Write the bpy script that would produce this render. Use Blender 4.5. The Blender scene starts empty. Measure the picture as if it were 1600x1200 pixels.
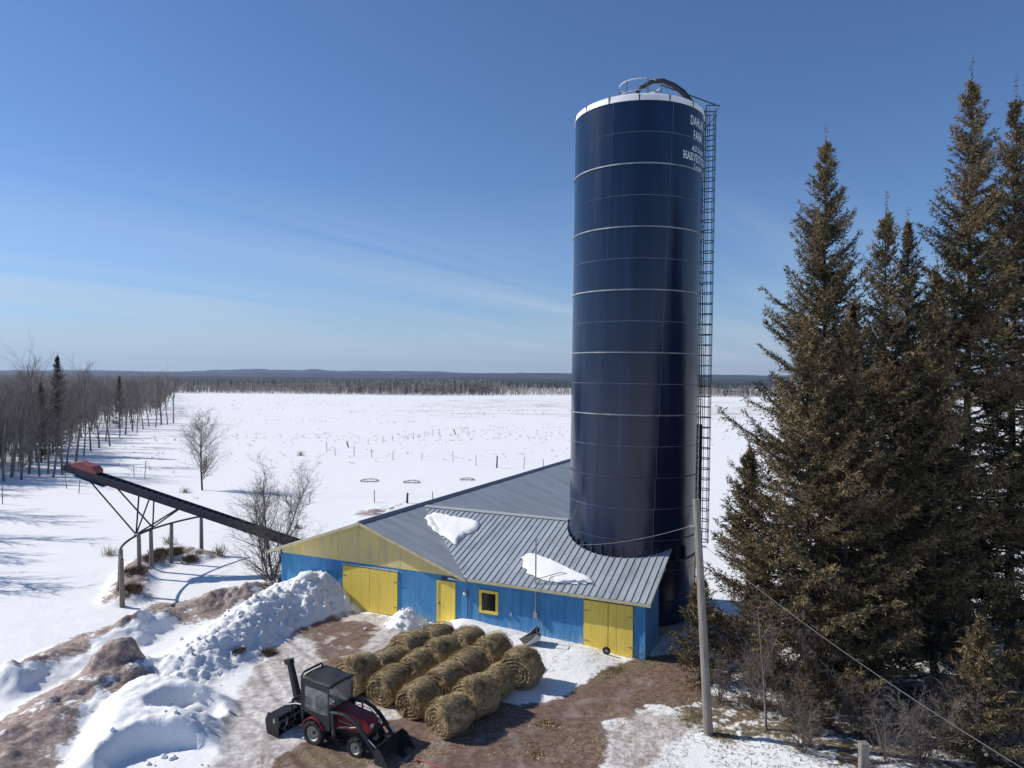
import bpy, bmesh, math, random
import numpy as np
from mathutils import Vector, Matrix
R = math.radians
scene = bpy.context.scene
COL = scene.collection

# ---------------------------------------------------------------- camera
CAM_H, FPX = 11.5, 1110.0
CAM_ROT = Matrix.Rotation(R(90 - 0.62), 3, 'X') @ Matrix.Rotation(R(0.35), 3, 'Z')
cam_data = bpy.data.cameras.new('camera')
cam = bpy.data.objects.new('camera', cam_data); COL.objects.link(cam)
cam.location = (0, 0, CAM_H); cam.rotation_euler = CAM_ROT.to_euler()
cam_data.sensor_width = 36; cam_data.lens = 36 * FPX / 1600
cam_data.clip_start = 0.1; cam_data.clip_end = 30000
scene.camera = cam

# ---------------------------------------------------------------- sky, sun, exposure
SUN_AZ = math.atan2(-0.975, 0.225)          # compass angle from +Y towards +X
SUN_EL = R(36)
world = bpy.data.worlds.new('World'); scene.world = world; world.use_nodes = True
wn, wl = world.node_tree.nodes, world.node_tree.links
wn.clear()
w_out = wn.new('ShaderNodeOutputWorld'); w_bg = wn.new('ShaderNodeBackground')
sky = wn.new('ShaderNodeTexSky'); sky.sky_type = 'NISHITA'; sky.sun_disc = False
sky.sun_elevation = SUN_EL; sky.sun_rotation = SUN_AZ
sky.altitude = 300; sky.air_density = 1.0; sky.dust_density = 0.1; sky.ozone_density = 6.0
w_bg.inputs['Strength'].default_value = 0.103
tc = wn.new('ShaderNodeTexCoord'); sep = wn.new('ShaderNodeSeparateXYZ')
wl.new(tc.outputs['Generated'], sep.inputs[0])
addz = wn.new('ShaderNodeMath'); addz.operation = 'ADD'; addz.inputs[1].default_value = 0.06
wl.new(sep.outputs['Z'], addz.inputs[0])
dx = wn.new('ShaderNodeMath'); dx.operation = 'DIVIDE'; wl.new(sep.outputs['X'], dx.inputs[0]); wl.new(addz.outputs[0], dx.inputs[1])
dy = wn.new('ShaderNodeMath'); dy.operation = 'DIVIDE'; wl.new(sep.outputs['Y'], dy.inputs[0]); wl.new(addz.outputs[0], dy.inputs[1])
comb = wn.new('ShaderNodeCombineXYZ'); wl.new(dx.outputs[0], comb.inputs[0]); wl.new(dy.outputs[0], comb.inputs[1])
mp = wn.new('ShaderNodeMapping'); mp.inputs['Scale'].default_value = (0.12, 0.75, 1)
mp0 = wn.new('ShaderNodeMapping'); mp0.inputs['Rotation'].default_value = (0, 0, R(-52)); wl.new(comb.outputs[0], mp0.inputs[0]); wl.new(mp0.outputs[0], mp.inputs[0])
cn = wn.new('ShaderNodeTexNoise'); cn.inputs['Scale'].default_value = 1.0; cn.inputs['Detail'].default_value = 7; cn.inputs['Roughness'].default_value = 0.5
cn.inputs['Distortion'].default_value = 0.8
wl.new(mp.outputs[0], cn.inputs['Vector'])
cr = wn.new('ShaderNodeMapRange'); cr.inputs['From Min'].default_value = 0.40; cr.inputs['From Max'].default_value = 0.72
cr.inputs['To Max'].default_value = 0.72; wl.new(cn.outputs['Fac'], cr.inputs['Value'])
cmul = wn.new('ShaderNodeMapRange'); cmul.inputs['From Min'].default_value = 0.26; cmul.inputs['From Max'].default_value = 0.08
wl.new(sep.outputs['Z'], cmul.inputs['Value'])
cfac = wn.new('ShaderNodeMath'); cfac.operation = 'MULTIPLY'; wl.new(cr.outputs[0], cfac.inputs[0]); wl.new(cmul.outputs[0], cfac.inputs[1])
wb = wn.new('ShaderNodeMix'); wb.data_type = 'RGBA'; wb.blend_type = 'MULTIPLY'; wb.inputs['Factor'].default_value = 1.0; wb.inputs['B'].default_value = (0.92, 0.985, 1.10, 1)   # camera white balance
wl.new(sky.outputs[0], wb.inputs['A'])
cmix = wn.new('ShaderNodeMix'); cmix.data_type = 'RGBA'; cmix.inputs['B'].default_value = (5.9, 6.6, 7.6, 1)
wl.new(cfac.outputs[0], cmix.inputs['Factor']); wl.new(wb.outputs['Result'], cmix.inputs['A'])
veil = wn.new('ShaderNodeMapRange'); veil.interpolation_type = 'SMOOTHSTEP'; veil.inputs['From Min'].default_value = 0.16; veil.inputs['From Max'].default_value = -0.02; veil.inputs['To Max'].default_value = 0.62
wl.new(sep.outputs['Z'], veil.inputs['Value'])
vmix = wn.new('ShaderNodeMix'); vmix.data_type = 'RGBA'; vmix.inputs['B'].default_value = (3.9, 4.8, 6.3, 1)      # thin high veil paling the sky all round the horizon
wl.new(veil.outputs[0], vmix.inputs['Factor']); wl.new(cmix.outputs['Result'], vmix.inputs['A'])
wl.new(vmix.outputs['Result'], w_bg.inputs['Color']); wl.new(w_bg.outputs[0], w_out.inputs['Surface'])

sun_data = bpy.data.lights.new('sun', 'SUN'); sun_data.energy = 4.8; sun_data.angle = R(0.53); sun_data.color = (1.0, 0.955, 0.88)
sun = bpy.data.objects.new('sun', sun_data); COL.objects.link(sun)
to_sun = Vector((math.sin(SUN_AZ) * math.cos(SUN_EL), math.cos(SUN_AZ) * math.cos(SUN_EL), math.sin(SUN_EL)))
sun.rotation_euler = to_sun.to_track_quat('Z', 'Y').to_euler(); sun.location = (-60, 20, 60)

vs = scene.view_settings
vs.view_transform = 'Standard'; vs.look = 'None'; vs.exposure = 0.0; vs.gamma = 1.0; vs.use_curve_mapping = False
scene.cycles.max_bounces = 6; scene.cycles.volume_bounces = 0; scene.cycles.transparent_max_bounces = 8

# ---------------------------------------------------------------- helpers
def gp(px, py, z=0.0):
    """ground position seen at pixel (px,py) of the 1600x1200 photograph, on the plane of height z"""
    d = CAM_ROT @ Vector(((px - 800) / FPX, (600 - py) / FPX, -1))
    k = (z - CAM_H) / d.z
    return Vector((d.x * k, d.y * k, z))
def gpY(px, py, Y):
    d = CAM_ROT @ Vector(((px - 800) / FPX, (600 - py) / FPX, -1)); k = Y / d.y
    return Vector((d.x * k, Y, CAM_H + d.z * k))

def hash2(ix, iy, seed):
    n = (ix.astype(np.int64) * 374761393 + iy.astype(np.int64) * 668265263 + seed * 1442695041) & 0xffffffff
    n = ((n ^ (n >> 13)) * 1274126177) & 0xffffffff
    n = (n ^ (n >> 16)) & 0xffffff
    return n / float(0xffffff)
def vnoise(x, y, seed=0):
    x = np.asarray(x, float); y = np.asarray(y, float)
    ix = np.floor(x); iy = np.floor(y); fx = x - ix; fy = y - iy
    fx = fx * fx * (3 - 2 * fx); fy = fy * fy * (3 - 2 * fy)
    a = hash2(ix, iy, seed); b = hash2(ix + 1, iy, seed); c = hash2(ix, iy + 1, seed); d = hash2(ix + 1, iy + 1, seed)
    return (a * (1 - fx) + b * fx) * (1 - fy) + (c * (1 - fx) + d * fx) * fy
def fbm(x, y, seed=0, octv=4, gain=0.5):
    s = 0; a = 1; t = 0
    for o in range(octv):
        s = s + a * vnoise(x * 2 ** o + 17.3 * o, y * 2 ** o - 9.1 * o, seed + o); t += a; a *= gain
    return s / t
def sstep(a, b, x):
    t = np.clip((x - a) / (b - a), 0, 1); return t * t * (3 - 2 * t)

def np_mesh(name, v, f, smooth=False):
    v = np.asarray(v, np.float32).reshape(-1, 3); f = np.asarray(f, np.int32)
    me = bpy.data.meshes.new(name); k = f.shape[1]; n = f.shape[0]
    me.vertices.add(len(v)); me.vertices.foreach_set('co', v.ravel())
    me.loops.add(n * k); me.loops.foreach_set('vertex_index', f.ravel())
    me.polygons.add(n); me.polygons.foreach_set('loop_start', np.arange(0, n * k, k, dtype=np.int32))
    if smooth: me.polygons.foreach_set('use_smooth', np.ones(n, bool))
    me.update(calc_edges=True)
    return me
def obj(name, me, mat=None, parent=None, loc=None):
    o = bpy.data.objects.new(name, me); COL.objects.link(o)
    if mat is not None and me is not None and not me.materials: me.materials.append(mat)
    if parent is not None: o.parent = parent
    if loc is not None: o.location = loc
    return o
def tag(o, label, cat, group=None):
    o['label'] = label; o['category'] = cat
    if group: o['group'] = group
    return o
def thing(name, label, cat, loc=(0, 0, 0), rotz=0.0, group=None):
    o = bpy.data.objects.new(name, None); COL.objects.link(o); o.location = loc; o.rotation_euler = (0, 0, rotz)
    o.empty_display_size = 0.3
    return tag(o, label, cat, group)
def copy_tree(o, parent=None):
    c = o.copy(); COL.objects.link(c)
    if parent is not None: c.parent = parent
    for ch in o.children: copy_tree(ch, c)
    return c

class MB:
    def __init__(s): s.v = []; s.f = []
    def add(s, vs_, fs_):
        b = len(s.v); s.v += [tuple(p) for p in vs_]; s.f += [tuple(i + b for i in q) for q in fs_]; return s
    def box(s, c, d, rot=None):
        hx, hy, hz = d[0] / 2, d[1] / 2, d[2] / 2
        p = [Vector((x, y, z)) for x in (-hx, hx) for y in (-hy, hy) for z in (-hz, hz)]
        if rot is not None: p = [rot @ q for q in p]
        c = Vector(c)
        return s.add([q + c for q in p], [(0, 1, 3, 2), (4, 6, 7, 5), (0, 4, 5, 1), (2, 3, 7, 6), (0, 2, 6, 4), (1, 5, 7, 3)])
    def beam(s, a, b, w, h, up=(0, 0, 1)):
        a = Vector(a); b = Vector(b); d = (b - a); L = d.length; d.normalize()
        up = Vector(up); x = d.cross(up)
        if x.length < 1e-4: x = d.cross(Vector((1, 0, 0)))
        x.normalize(); z = x.cross(d)
        m = Matrix((x, d, z)).transposed()
        return s.box((a + b) / 2, (w, L, h), m)
    def tube(s, pts, r, n=8, caps=True):
        pts = [Vector(p) for p in pts]
        rs = r if isinstance(r, (list, tuple)) else [r] * len(pts)
        b = len(s.v); ref = None
        for i, p in enumerate(pts):
            d = (pts[min(i + 1, len(pts) - 1)] - pts[max(i - 1, 0)]).normalized()
            if ref is None:
                ref = d.cross(Vector((0, 0, 1)))
                if ref.length < 1e-3: ref = d.cross(Vector((1, 0, 0)))
            x = (ref - d * ref.dot(d)).normalized(); y = d.cross(x); ref = x
            for k in range(n):
                a = 2 * math.pi * k / n
                s.v.append(tuple(p + (x * math.cos(a) + y * math.sin(a)) * rs[i]))
        for i in range(len(pts) - 1):
            for k in range(n):
                s.f.append((b + i * n + k, b + i * n + (k + 1) % n, b + (i + 1) * n + (k + 1) % n, b + (i + 1) * n + k))
        if caps:
            s.f.append(tuple(b + k for k in range(n))[::-1]); s.f.append(tuple(b + (len(pts) - 1) * n + k for k in range(n)))
        return s
    def lathe(s, prof, n=24, axis='z', c=(0, 0, 0), caps=True):
        """prof: list of (radius, height)"""
        b = len(s.v); c = Vector(c)
        for (r, h) in prof:
            for k in range(n):
                a = 2 * math.pi * k / n; x, y = r * math.cos(a), r * math.sin(a)
                p = {'z': (x, y, h), 'y': (x, h, y), 'x': (h, x, y)}[axis]
                s.v.append(tuple(Vector(p) + c))
        for i in range(len(prof) - 1):
            for k in range(n):
                s.f.append((b + i * n + k, b + i * n + (k + 1) % n, b + (i + 1) * n + (k + 1) % n, b + (i + 1) * n + k))
        caps = caps and prof[0] != prof[-1]
        if caps and prof[0][0] > 1e-5: s.f.append(tuple(b + k for k in range(n))[::-1])
        if caps and prof[-1][0] > 1e-5: s.f.append(tuple(b + (len(prof) - 1) * n + k for k in range(n)))
        return s
    def prism(s, poly, a, b, f):
        """extrude a 2D polygon between a and b; f(u,v,w) gives the 3D point"""
        n = len(poly)
        vs_ = [f(u, v, a) for u, v in poly] + [f(u, v, b) for u, v in poly]
        fs_ = [tuple(range(n))[::-1], tuple(range(n, 2 * n))] + [(i, (i + 1) % n, (i + 1) % n + n, i + n) for i in range(n)]
        return s.add(vs_, fs_)
    def mesh(s, name, smooth=False, bevel=0):
        me = bpy.data.meshes.new(name); me.from_pydata(s.v, [], s.f); me.update()
        bm = bmesh.new(); bm.from_mesh(me)
        bmesh.ops.recalc_face_normals(bm, faces=bm.faces)
        if bevel > 0:
            bmesh.ops.bevel(bm, geom=list(bm.edges), offset=bevel, segments=1, affect='EDGES', clamp_overlap=True)
        bm.to_mesh(me); bm.free()
        if smooth:
            me.polygons.foreach_set('use_smooth', np.ones(len(me.polygons), bool))
            me.set_sharp_from_angle(angle=R(40))
        return me
    def build(s, name, mat, parent=None, smooth=False, bevel=0, loc=None):
        return obj(name, s.mesh(name, smooth, bevel), mat, parent, loc)

def segs_mesh(P0, P1, R0, R1, n):
    """many tapered tubes at once -> verts, quads"""
    P0 = np.asarray(P0, float); P1 = np.asarray(P1, float); R0 = np.asarray(R0, float); R1 = np.asarray(R1, float)
    d = P1 - P0; L = np.linalg.norm(d, axis=1, keepdims=True); d = d / np.maximum(L, 1e-6)
    ref = np.where(np.abs(d[:, 2:3]) < 0.9, np.array([[0, 0, 1.0]]), np.array([[1.0, 0, 0]]))
    x = np.cross(d, ref); x /= np.linalg.norm(x, axis=1, keepdims=True); y = np.cross(d, x)
    a = np.arange(n) * 2 * math.pi / n
    ring = x[:, None, :] * np.cos(a)[None, :, None] + y[:, None, :] * np.sin(a)[None, :, None]
    v = np.concatenate([P0[:, None, :] + ring * R0[:, None, None], P1[:, None, :] + ring * R1[:, None, None]], axis=1)
    k = np.arange(n); k2 = (k + 1) % n
    q = np.stack([k, k2, k2 + n, k + n], axis=1)
    f = (q[None] + (np.arange(len(P0)) * 2 * n)[:, None, None]).reshape(-1, 4)
    return v.reshape(-1, 3), f
def merge(parts):
    vs_, fs_, b = [], [], 0
    for v, f in parts:
        vs_.append(v); fs_.append(f + b); b += len(v)
    return np.concatenate(vs_), np.concatenate(fs_)

# ---------------------------------------------------------------- materials
def new_mat(name):
    m = bpy.data.materials.new(name); m.use_nodes = True
    nt = m.node_tree; b = nt.nodes['Principled BSDF']
    return m, nt, b
def N(nt, t, **kw):
    n = nt.nodes.new(t)
    for k, v in kw.items():
        if k in n.inputs: n.inputs[k].default_value = v
        else: setattr(n, k, v)
    return n
def coords(nt, scale=(1, 1, 1), world=False):
    t = nt.nodes.new('ShaderNodeTexCoord'); m = nt.nodes.new('ShaderNodeMapping'); m.inputs['Scale'].default_value = scale
    if world:
        g = nt.nodes.new('ShaderNodeNewGeometry'); nt.links.new(g.outputs['Position'], m.inputs[0])
    else: nt.links.new(t.outputs['Object'], m.inputs[0])
    return m.outputs[0]
def ramp(nt, fac, stops):
    r = nt.nodes.new('ShaderNodeValToRGB'); e = r.color_ramp.elements
    while len(e) < len(stops): e.new(0.5)
    for i, (p, c) in enumerate(stops):
        e[i].position = p; e[i].color = (*c, 1)
    nt.links.new(fac, r.inputs[0]); return r.outputs[0]
def noise_mat(name, stops, scale=2.0, detail=6, rough=0.8, stretch=(1, 1, 1), bump=0.0, bscale=None, world=False, metal=0.0, island=0.0, distort=0.0, spec=0.5):
    m, nt, b = new_mat(name)
    vec = coords(nt, stretch, world)
    n = N(nt, 'ShaderNodeTexNoise', Scale=scale, Detail=detail, Roughness=0.6, Distortion=distort); nt.links.new(vec, n.inputs['Vector'])
    fac = n.outputs['Fac']
    if island > 0:
        g = nt.nodes.new('ShaderNodeNewGeometry')
        ma = N(nt, 'ShaderNodeMath', operation='MULTIPLY_ADD'); ma.inputs[1].default_value = island; ma.inputs[2].default_value = -island / 2
        nt.links.new(g.outputs['Random Per Island'], ma.inputs[0])
        ad = N(nt, 'ShaderNodeMath', operation='ADD'); nt.links.new(fac, ad.inputs[0]); nt.links.new(ma.outputs[0], ad.inputs[1]); fac = ad.outputs[0]
    nt.links.new(ramp(nt, fac, stops), b.inputs['Base Color'])
    b.inputs['Roughness'].default_value = rough; b.inputs['Metallic'].default_value = metal
    b.inputs['Specular IOR Level'].default_value = spec
    if bump > 0:
        n2 = N(nt, 'ShaderNodeTexNoise', Scale=bscale or scale * 4, Detail=5); nt.links.new(vec, n2.inputs['Vector'])
        bp = N(nt, 'ShaderNodeBump', Strength=bump, Distance=0.03); nt.links.new(n2.outputs['Fac'], bp.inputs['Height'])
        nt.links.new(bp.outputs[0], b.inputs['Normal'])
    return m
M = {}
M['door_yellow'] = noise_mat('door_yellow', [(0.22, (0.62, 0.46, 0.14)), (0.38, (0.86, 0.62, 0.10)), (0.75, (0.92, 0.69, 0.13))], 1.8, 6, 0.7, (3, 3, 0.5), 0.2, 10)
M['gable_yellow'] = noise_mat('gable_yellow', [(0.28, (0.58, 0.48, 0.26)), (0.45, (0.74, 0.61, 0.29)), (0.7, (0.88, 0.68, 0.21))], 1.1, 7, 0.8, (2.2, 2.2, 0.6), 0.2, 10)
M['cream_trim'] = noise_mat('cream_trim', [(0.3, (0.45, 0.38, 0.2)), (0.6, (0.62, 0.55, 0.34))], 4, 5, 0.7, (1, 1, 1), 0.2)
M['roof_old'] = noise_mat('roof_old', [(0.3, (0.29, 0.315, 0.33)), (0.5, (0.37, 0.395, 0.41)), (0.75, (0.45, 0.47, 0.48))], 0.9, 8, 0.5, (0.35, 1.6, 1), 0.1, 5, metal=0.1)
M['roof_rib'] = noise_mat('roof_rib', [(0.25, (0.27, 0.29, 0.305)), (0.5, (0.39, 0.425, 0.45)), (0.75, (0.48, 0.515, 0.54))], 1.4, 7, 0.42, (1.8, 0.3, 1), 0.08, 6, metal=0.12)
M['ridge_cap'] = noise_mat('ridge_cap', [(0.3, (0.06, 0.075, 0.10)), (0.7, (0.11, 0.13, 0.16))], 3, 4, 0.5)
M['dark_metal'] = noise_mat('dark_metal', [(0.3, (0.012, 0.013, 0.016)), (0.7, (0.035, 0.036, 0.04))], 6, 5, 0.5)
M['steel'] = noise_mat('steel', [(0.3, (0.26, 0.27, 0.29)), (0.7, (0.46, 0.47, 0.5))], 5, 5, 0.45, metal=0.6)
M['galv'] = noise_mat('galv', [(0.3, (0.42, 0.43, 0.44)), (0.7, (0.62, 0.63, 0.64))], 3, 5, 0.5, metal=0.2)
M['white_paint'] = noise_mat('white_paint', [(0.3, (0.62, 0.63, 0.64)), (0.6, (0.80, 0.80, 0.79))], 2, 6, 0.5)
M['letter_white'] = noise_mat('letter_white', [(0.3, (0.60, 0.63, 0.66)), (0.6, (0.78, 0.79, 0.8))], 3, 4, 0.5)
M['caulk'] = noise_mat('caulk', [(0.3, (0.13, 0.165, 0.24)), (0.7, (0.34, 0.37, 0.43))], 4, 5, 0.7)
M['wood_old'] = noise_mat('wood_old', [(0.3, (0.14, 0.12, 0.10)), (0.55, (0.25, 0.22, 0.19)), (0.8, (0.33, 0.30, 0.27))], 3, 7, 0.9, (6, 6, 0.6), 0.4, 14)
M['bark_dark'] = noise_mat('bark_dark', [(0.3, (0.030, 0.024, 0.02)), (0.7, (0.085, 0.07, 0.058))], 3, 6, 0.95, (5, 5, 1), 0.5, 10)
M['bark_grey'] = noise_mat('bark_grey', [(0.3, (0.10, 0.088, 0.078)), (0.55, (0.19, 0.17, 0.155)), (0.8, (0.30, 0.28, 0.26))], 1.2, 6, 0.95, (3, 3, 1), 0.3, 8)
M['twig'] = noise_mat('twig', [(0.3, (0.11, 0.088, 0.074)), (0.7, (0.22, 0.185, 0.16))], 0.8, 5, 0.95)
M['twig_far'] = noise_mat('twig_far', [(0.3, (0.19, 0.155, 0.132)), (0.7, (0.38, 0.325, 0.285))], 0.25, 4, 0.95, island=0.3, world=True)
M['needles'] = noise_mat('needles', [(0.25, (0.016, 0.021, 0.012)), (0.43, (0.072, 0.067, 0.033)), (0.57, (0.170, 0.124, 0.060)), (0.82, (0.32, 0.21, 0.115))], 0.9, 4, 0.85, island=0.45, world=True, spec=0.25)
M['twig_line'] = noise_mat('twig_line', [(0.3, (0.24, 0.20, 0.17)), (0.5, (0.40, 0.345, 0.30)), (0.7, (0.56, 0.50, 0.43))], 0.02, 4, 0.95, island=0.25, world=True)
M['needles_far'] = noise_mat('needles_far', [(0.3, (0.014, 0.022, 0.014)), (0.7, (0.035, 0.045, 0.025))], 0.3, 4, 0.9, island=0.3, world=True, spec=0.2)
M['hay'] = noise_mat('hay', [(0.27, (0.095, 0.062, 0.035)), (0.43, (0.275, 0.19, 0.102)), (0.58, (0.45, 0.33, 0.18)), (0.8, (0.64, 0.50, 0.30))], 2.2, 9, 0.95, (1, 4, 4), 0.9, 16, distort=0.8, spec=0.2)
M['straw'] = noise_mat('straw', [(0.2, (0.10, 0.07, 0.038)), (0.45, (0.28, 0.21, 0.10)), (0.65, (0.48, 0.375, 0.195)), (0.85, (0.72, 0.59, 0.36))], 1.6, 5, 0.9, island=0.7, spec=0.2)
M['dry_grass'] = noise_mat('dry_grass', [(0.2, (0.14, 0.11, 0.06)), (0.5, (0.28, 0.22, 0.11)), (0.8, (0.42, 0.34, 0.18))], 1.5, 4, 0.9, island=0.6, spec=0.2)
M['brush'] = noise_mat('brush', [(0.2, (0.06, 0.045, 0.03)), (0.5, (0.13, 0.095, 0.06)), (0.8, (0.24, 0.18, 0.10))], 1.5, 4, 0.9, island=0.6, spec=0.2)
M['rubber'] = noise_mat('rubber', [(0.3, (0.012, 0.012, 0.013)), (0.7, (0.05, 0.047, 0.044))], 5, 5, 0.9, bump=0.2)
M['red_paint'] = noise_mat('red_paint', [(0.30, (0.17, 0.10, 0.08)), (0.40, (0.20, 0.010, 0.018)), (0.7, (0.28, 0.010, 0.022))], 4, 8, 0.42)
M['red_faded'] = noise_mat('red_faded', [(0.3, (0.26, 0.055, 0.05)), (0.7, (0.38, 0.10, 0.09))], 3, 4, 0.6)
M['black_paint'] = noise_mat('black_paint', [(0.35, (0.010, 0.010, 0.012)), (0.6, (0.024, 0.024, 0.026)), (0.75, (0.10, 0.085, 0.075))], 5, 8, 0.5)
M['canvas'] = noise_mat('canvas', [(0.3, (0.012, 0.013, 0.016)), (0.7, (0.032, 0.033, 0.038))], 3, 5, 0.7, bump=0.3, bscale=5)
M['rim_cream'] = noise_mat('rim_cream', [(0.3, (0.42, 0.39, 0.30)), (0.7, (0.58, 0.55, 0.45))], 6, 4, 0.5)
M['conv_navy'] = noise_mat('conv_navy', [(0.3, (0.016, 0.022, 0.05)), (0.7, (0.035, 0.045, 0.085))], 4, 5, 0.55)
M['conv_belt'] = noise_mat('conv_belt', [(0.3, (0.030, 0.028, 0.038)), (0.7, (0.075, 0.06, 0.068))], 3, 6, 0.8)
M['conv_blue'] = noise_mat('conv_blue', [(0.3, (0.10, 0.20, 0.36)), (0.7, (0.16, 0.29, 0.48))], 3, 4, 0.6)
M['grey_light'] = noise_mat('grey_light', [(0.3, (0.26, 0.26, 0.255)), (0.7, (0.42, 0.42, 0.41))], 3, 4, 0.6)
M['concrete'] = noise_mat('concrete', [(0.3, (0.25, 0.24, 0.23)), (0.7, (0.4, 0.39, 0.37))], 3, 6, 0.9, bump=0.3)
M['hill'] = noise_mat('hill', [(0.35, (0.014, 0.022, 0.030)), (0.65, (0.045, 0.052, 0.065))], 0.012, 8, 0.95, (1, 1, 3), world=True)

m, nt, b = new_mat('roof_snow'); M['roof_snow'] = m
b.inputs['Base Color'].default_value = (0.87, 0.868, 0.855, 1); b.inputs['Roughness'].default_value = 0.75
n = N(nt, 'ShaderNodeTexNoise', Scale=5.0, Detail=7); nt.links.new(coords(nt), n.inputs['Vector'])
bp = N(nt, 'ShaderNodeBump', Strength=0.3, Distance=0.05); nt.links.new(n.outputs['Fac'], bp.inputs['Height']); nt.links.new(bp.outputs[0], b.inputs['Normal'])

m, nt, b = new_mat('pane_glass'); M['glass_dark'] = m
b.inputs['Base Color'].default_value = (0.012, 0.014, 0.016, 1); b.inputs['Roughness'].default_value = 0.103

m, nt, b = new_mat('clear_vinyl'); M['vinyl'] = m
b.inputs['Base Color'].default_value = (0.30, 0.31, 0.33, 1); b.inputs['Roughness'].default_value = 0.22
tr = nt.nodes.new('ShaderNodeBsdfTransparent'); tr.inputs[0].default_value = (0.88, 0.89, 0.9, 1); mx = nt.nodes.new('ShaderNodeMixShader')
n = N(nt, 'ShaderNodeTexNoise', Scale=3.0, Detail=4); nt.links.new(coords(nt), n.inputs['Vector'])
mr = N(nt, 'ShaderNodeMapRange'); mr.inputs['From Min'].default_value = 0.35; mr.inputs['From Max'].default_value = 0.7; mr.inputs['To Min'].default_value = 0.18; mr.inputs['To Max'].default_value = 0.55
nt.links.new(n.outputs['Fac'], mr.inputs['Value']); nt.links.new(mr.outputs[0], mx.inputs[0])
nt.links.new(tr.outputs[0], mx.inputs[1]); nt.links.new(b.outputs[0], mx.inputs[2])
nt.links.new(mx.outputs[0], nt.nodes['Material Output'].inputs['Surface'])

# enamelled silo steel: dark blue glass coat with vertical run marks
m, nt, b = new_mat('enamel_blue'); M['enamel'] = m
vec = coords(nt, (2.2, 2.2, 0.12)); n = N(nt, 'ShaderNodeTexNoise', Scale=1.3, Detail=7, Roughness=0.6); nt.links.new(vec, n.inputs['Vector'])
nt.links.new(ramp(nt, n.outputs['Fac'], [(0.3, (0.0022, 0.0085, 0.029)), (0.55, (0.0036, 0.0138, 0.046)), (0.70, (0.008, 0.022, 0.062)), (0.83, (0.05, 0.065, 0.11))]), b.inputs['Base Color'])
rr = N(nt, 'ShaderNodeMapRange'); rr.inputs['To Min'].default_value = 0.13; rr.inputs['To Max'].default_value = 0.30
nt.links.new(n.outputs['Fac'], rr.inputs['Value']); nt.links.new(rr.outputs[0], b.inputs['Roughness'])
n2 = N(nt, 'ShaderNodeTexNoise', Scale=1.0, Detail=3); nt.links.new(coords(nt, (1.0, 1.0, 0.25)), n2.inputs['Vector'])
bp = N(nt, 'ShaderNodeBump', Strength=0.35, Distance=0.05); nt.links.new(n2.outputs['Fac'], bp.inputs['Height']); nt.links.new(bp.outputs[0], b.inputs['Normal'])
b.inputs['IOR'].default_value = 1.5

m, nt, b = new_mat('wall_blue_worn'); M['wall_blue'] = m
vec = coords(nt, (2.5, 2.5, 0.5)); n = N(nt, 'ShaderNodeTexNoise', Scale=1.6, Detail=8, Roughness=0.62, Distortion=0.4); nt.links.new(vec, n.inputs['Vector'])
base = ramp(nt, n.outputs['Fac'], [(0.25, (0.045, 0.19, 0.38)), (0.5, (0.062, 0.255, 0.50)), (0.72, (0.095, 0.31, 0.56)), (0.85, (0.17, 0.38, 0.58))])
n2 = N(nt, 'ShaderNodeTexNoise', Scale=3.2, Detail=9, Roughness=0.7); nt.links.new(coords(nt, (3.0, 3.0, 0.35)), n2.inputs['Vector'])
tcw = nt.nodes.new('ShaderNodeTexCoord'); sp = nt.nodes.new('ShaderNodeSeparateXYZ'); nt.links.new(tcw.outputs['Object'], sp.inputs[0])
low = N(nt, 'ShaderNodeMapRange'); low.inputs['From Min'].default_value = 1.0; low.inputs['From Max'].default_value = 0.2; low.inputs['To Max'].default_value = 0.16; nt.links.new(sp.outputs['Z'], low.inputs['Value'])
ad = N(nt, 'ShaderNodeMath', operation='ADD'); nt.links.new(n2.outputs['Fac'], ad.inputs[0]); nt.links.new(low.outputs[0], ad.inputs[1])
wr = N(nt, 'ShaderNodeMapRange'); wr.inputs['From Min'].default_value = 0.62; wr.inputs['From Max'].default_value = 0.76; wr.inputs['To Max'].default_value = 0.75; nt.links.new(ad.outputs[0], wr.inputs['Value'])
mx = nt.nodes.new('ShaderNodeMix'); mx.data_type = 'RGBA'; mx.inputs['B'].default_value = (0.42, 0.45, 0.47, 1)
nt.links.new(wr.outputs[0], mx.inputs['Factor']); nt.links.new(base, mx.inputs['A']); nt.links.new(mx.outputs['Result'], b.inputs['Base Color'])
b.inputs['Roughness'].default_value = 0.75
bp = N(nt, 'ShaderNodeBump', Strength=0.3, Distance=0.02); nt.links.new(n2.outputs['Fac'], bp.inputs['Height']); nt.links.new(bp.outputs[0], b.inputs['Normal'])
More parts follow.
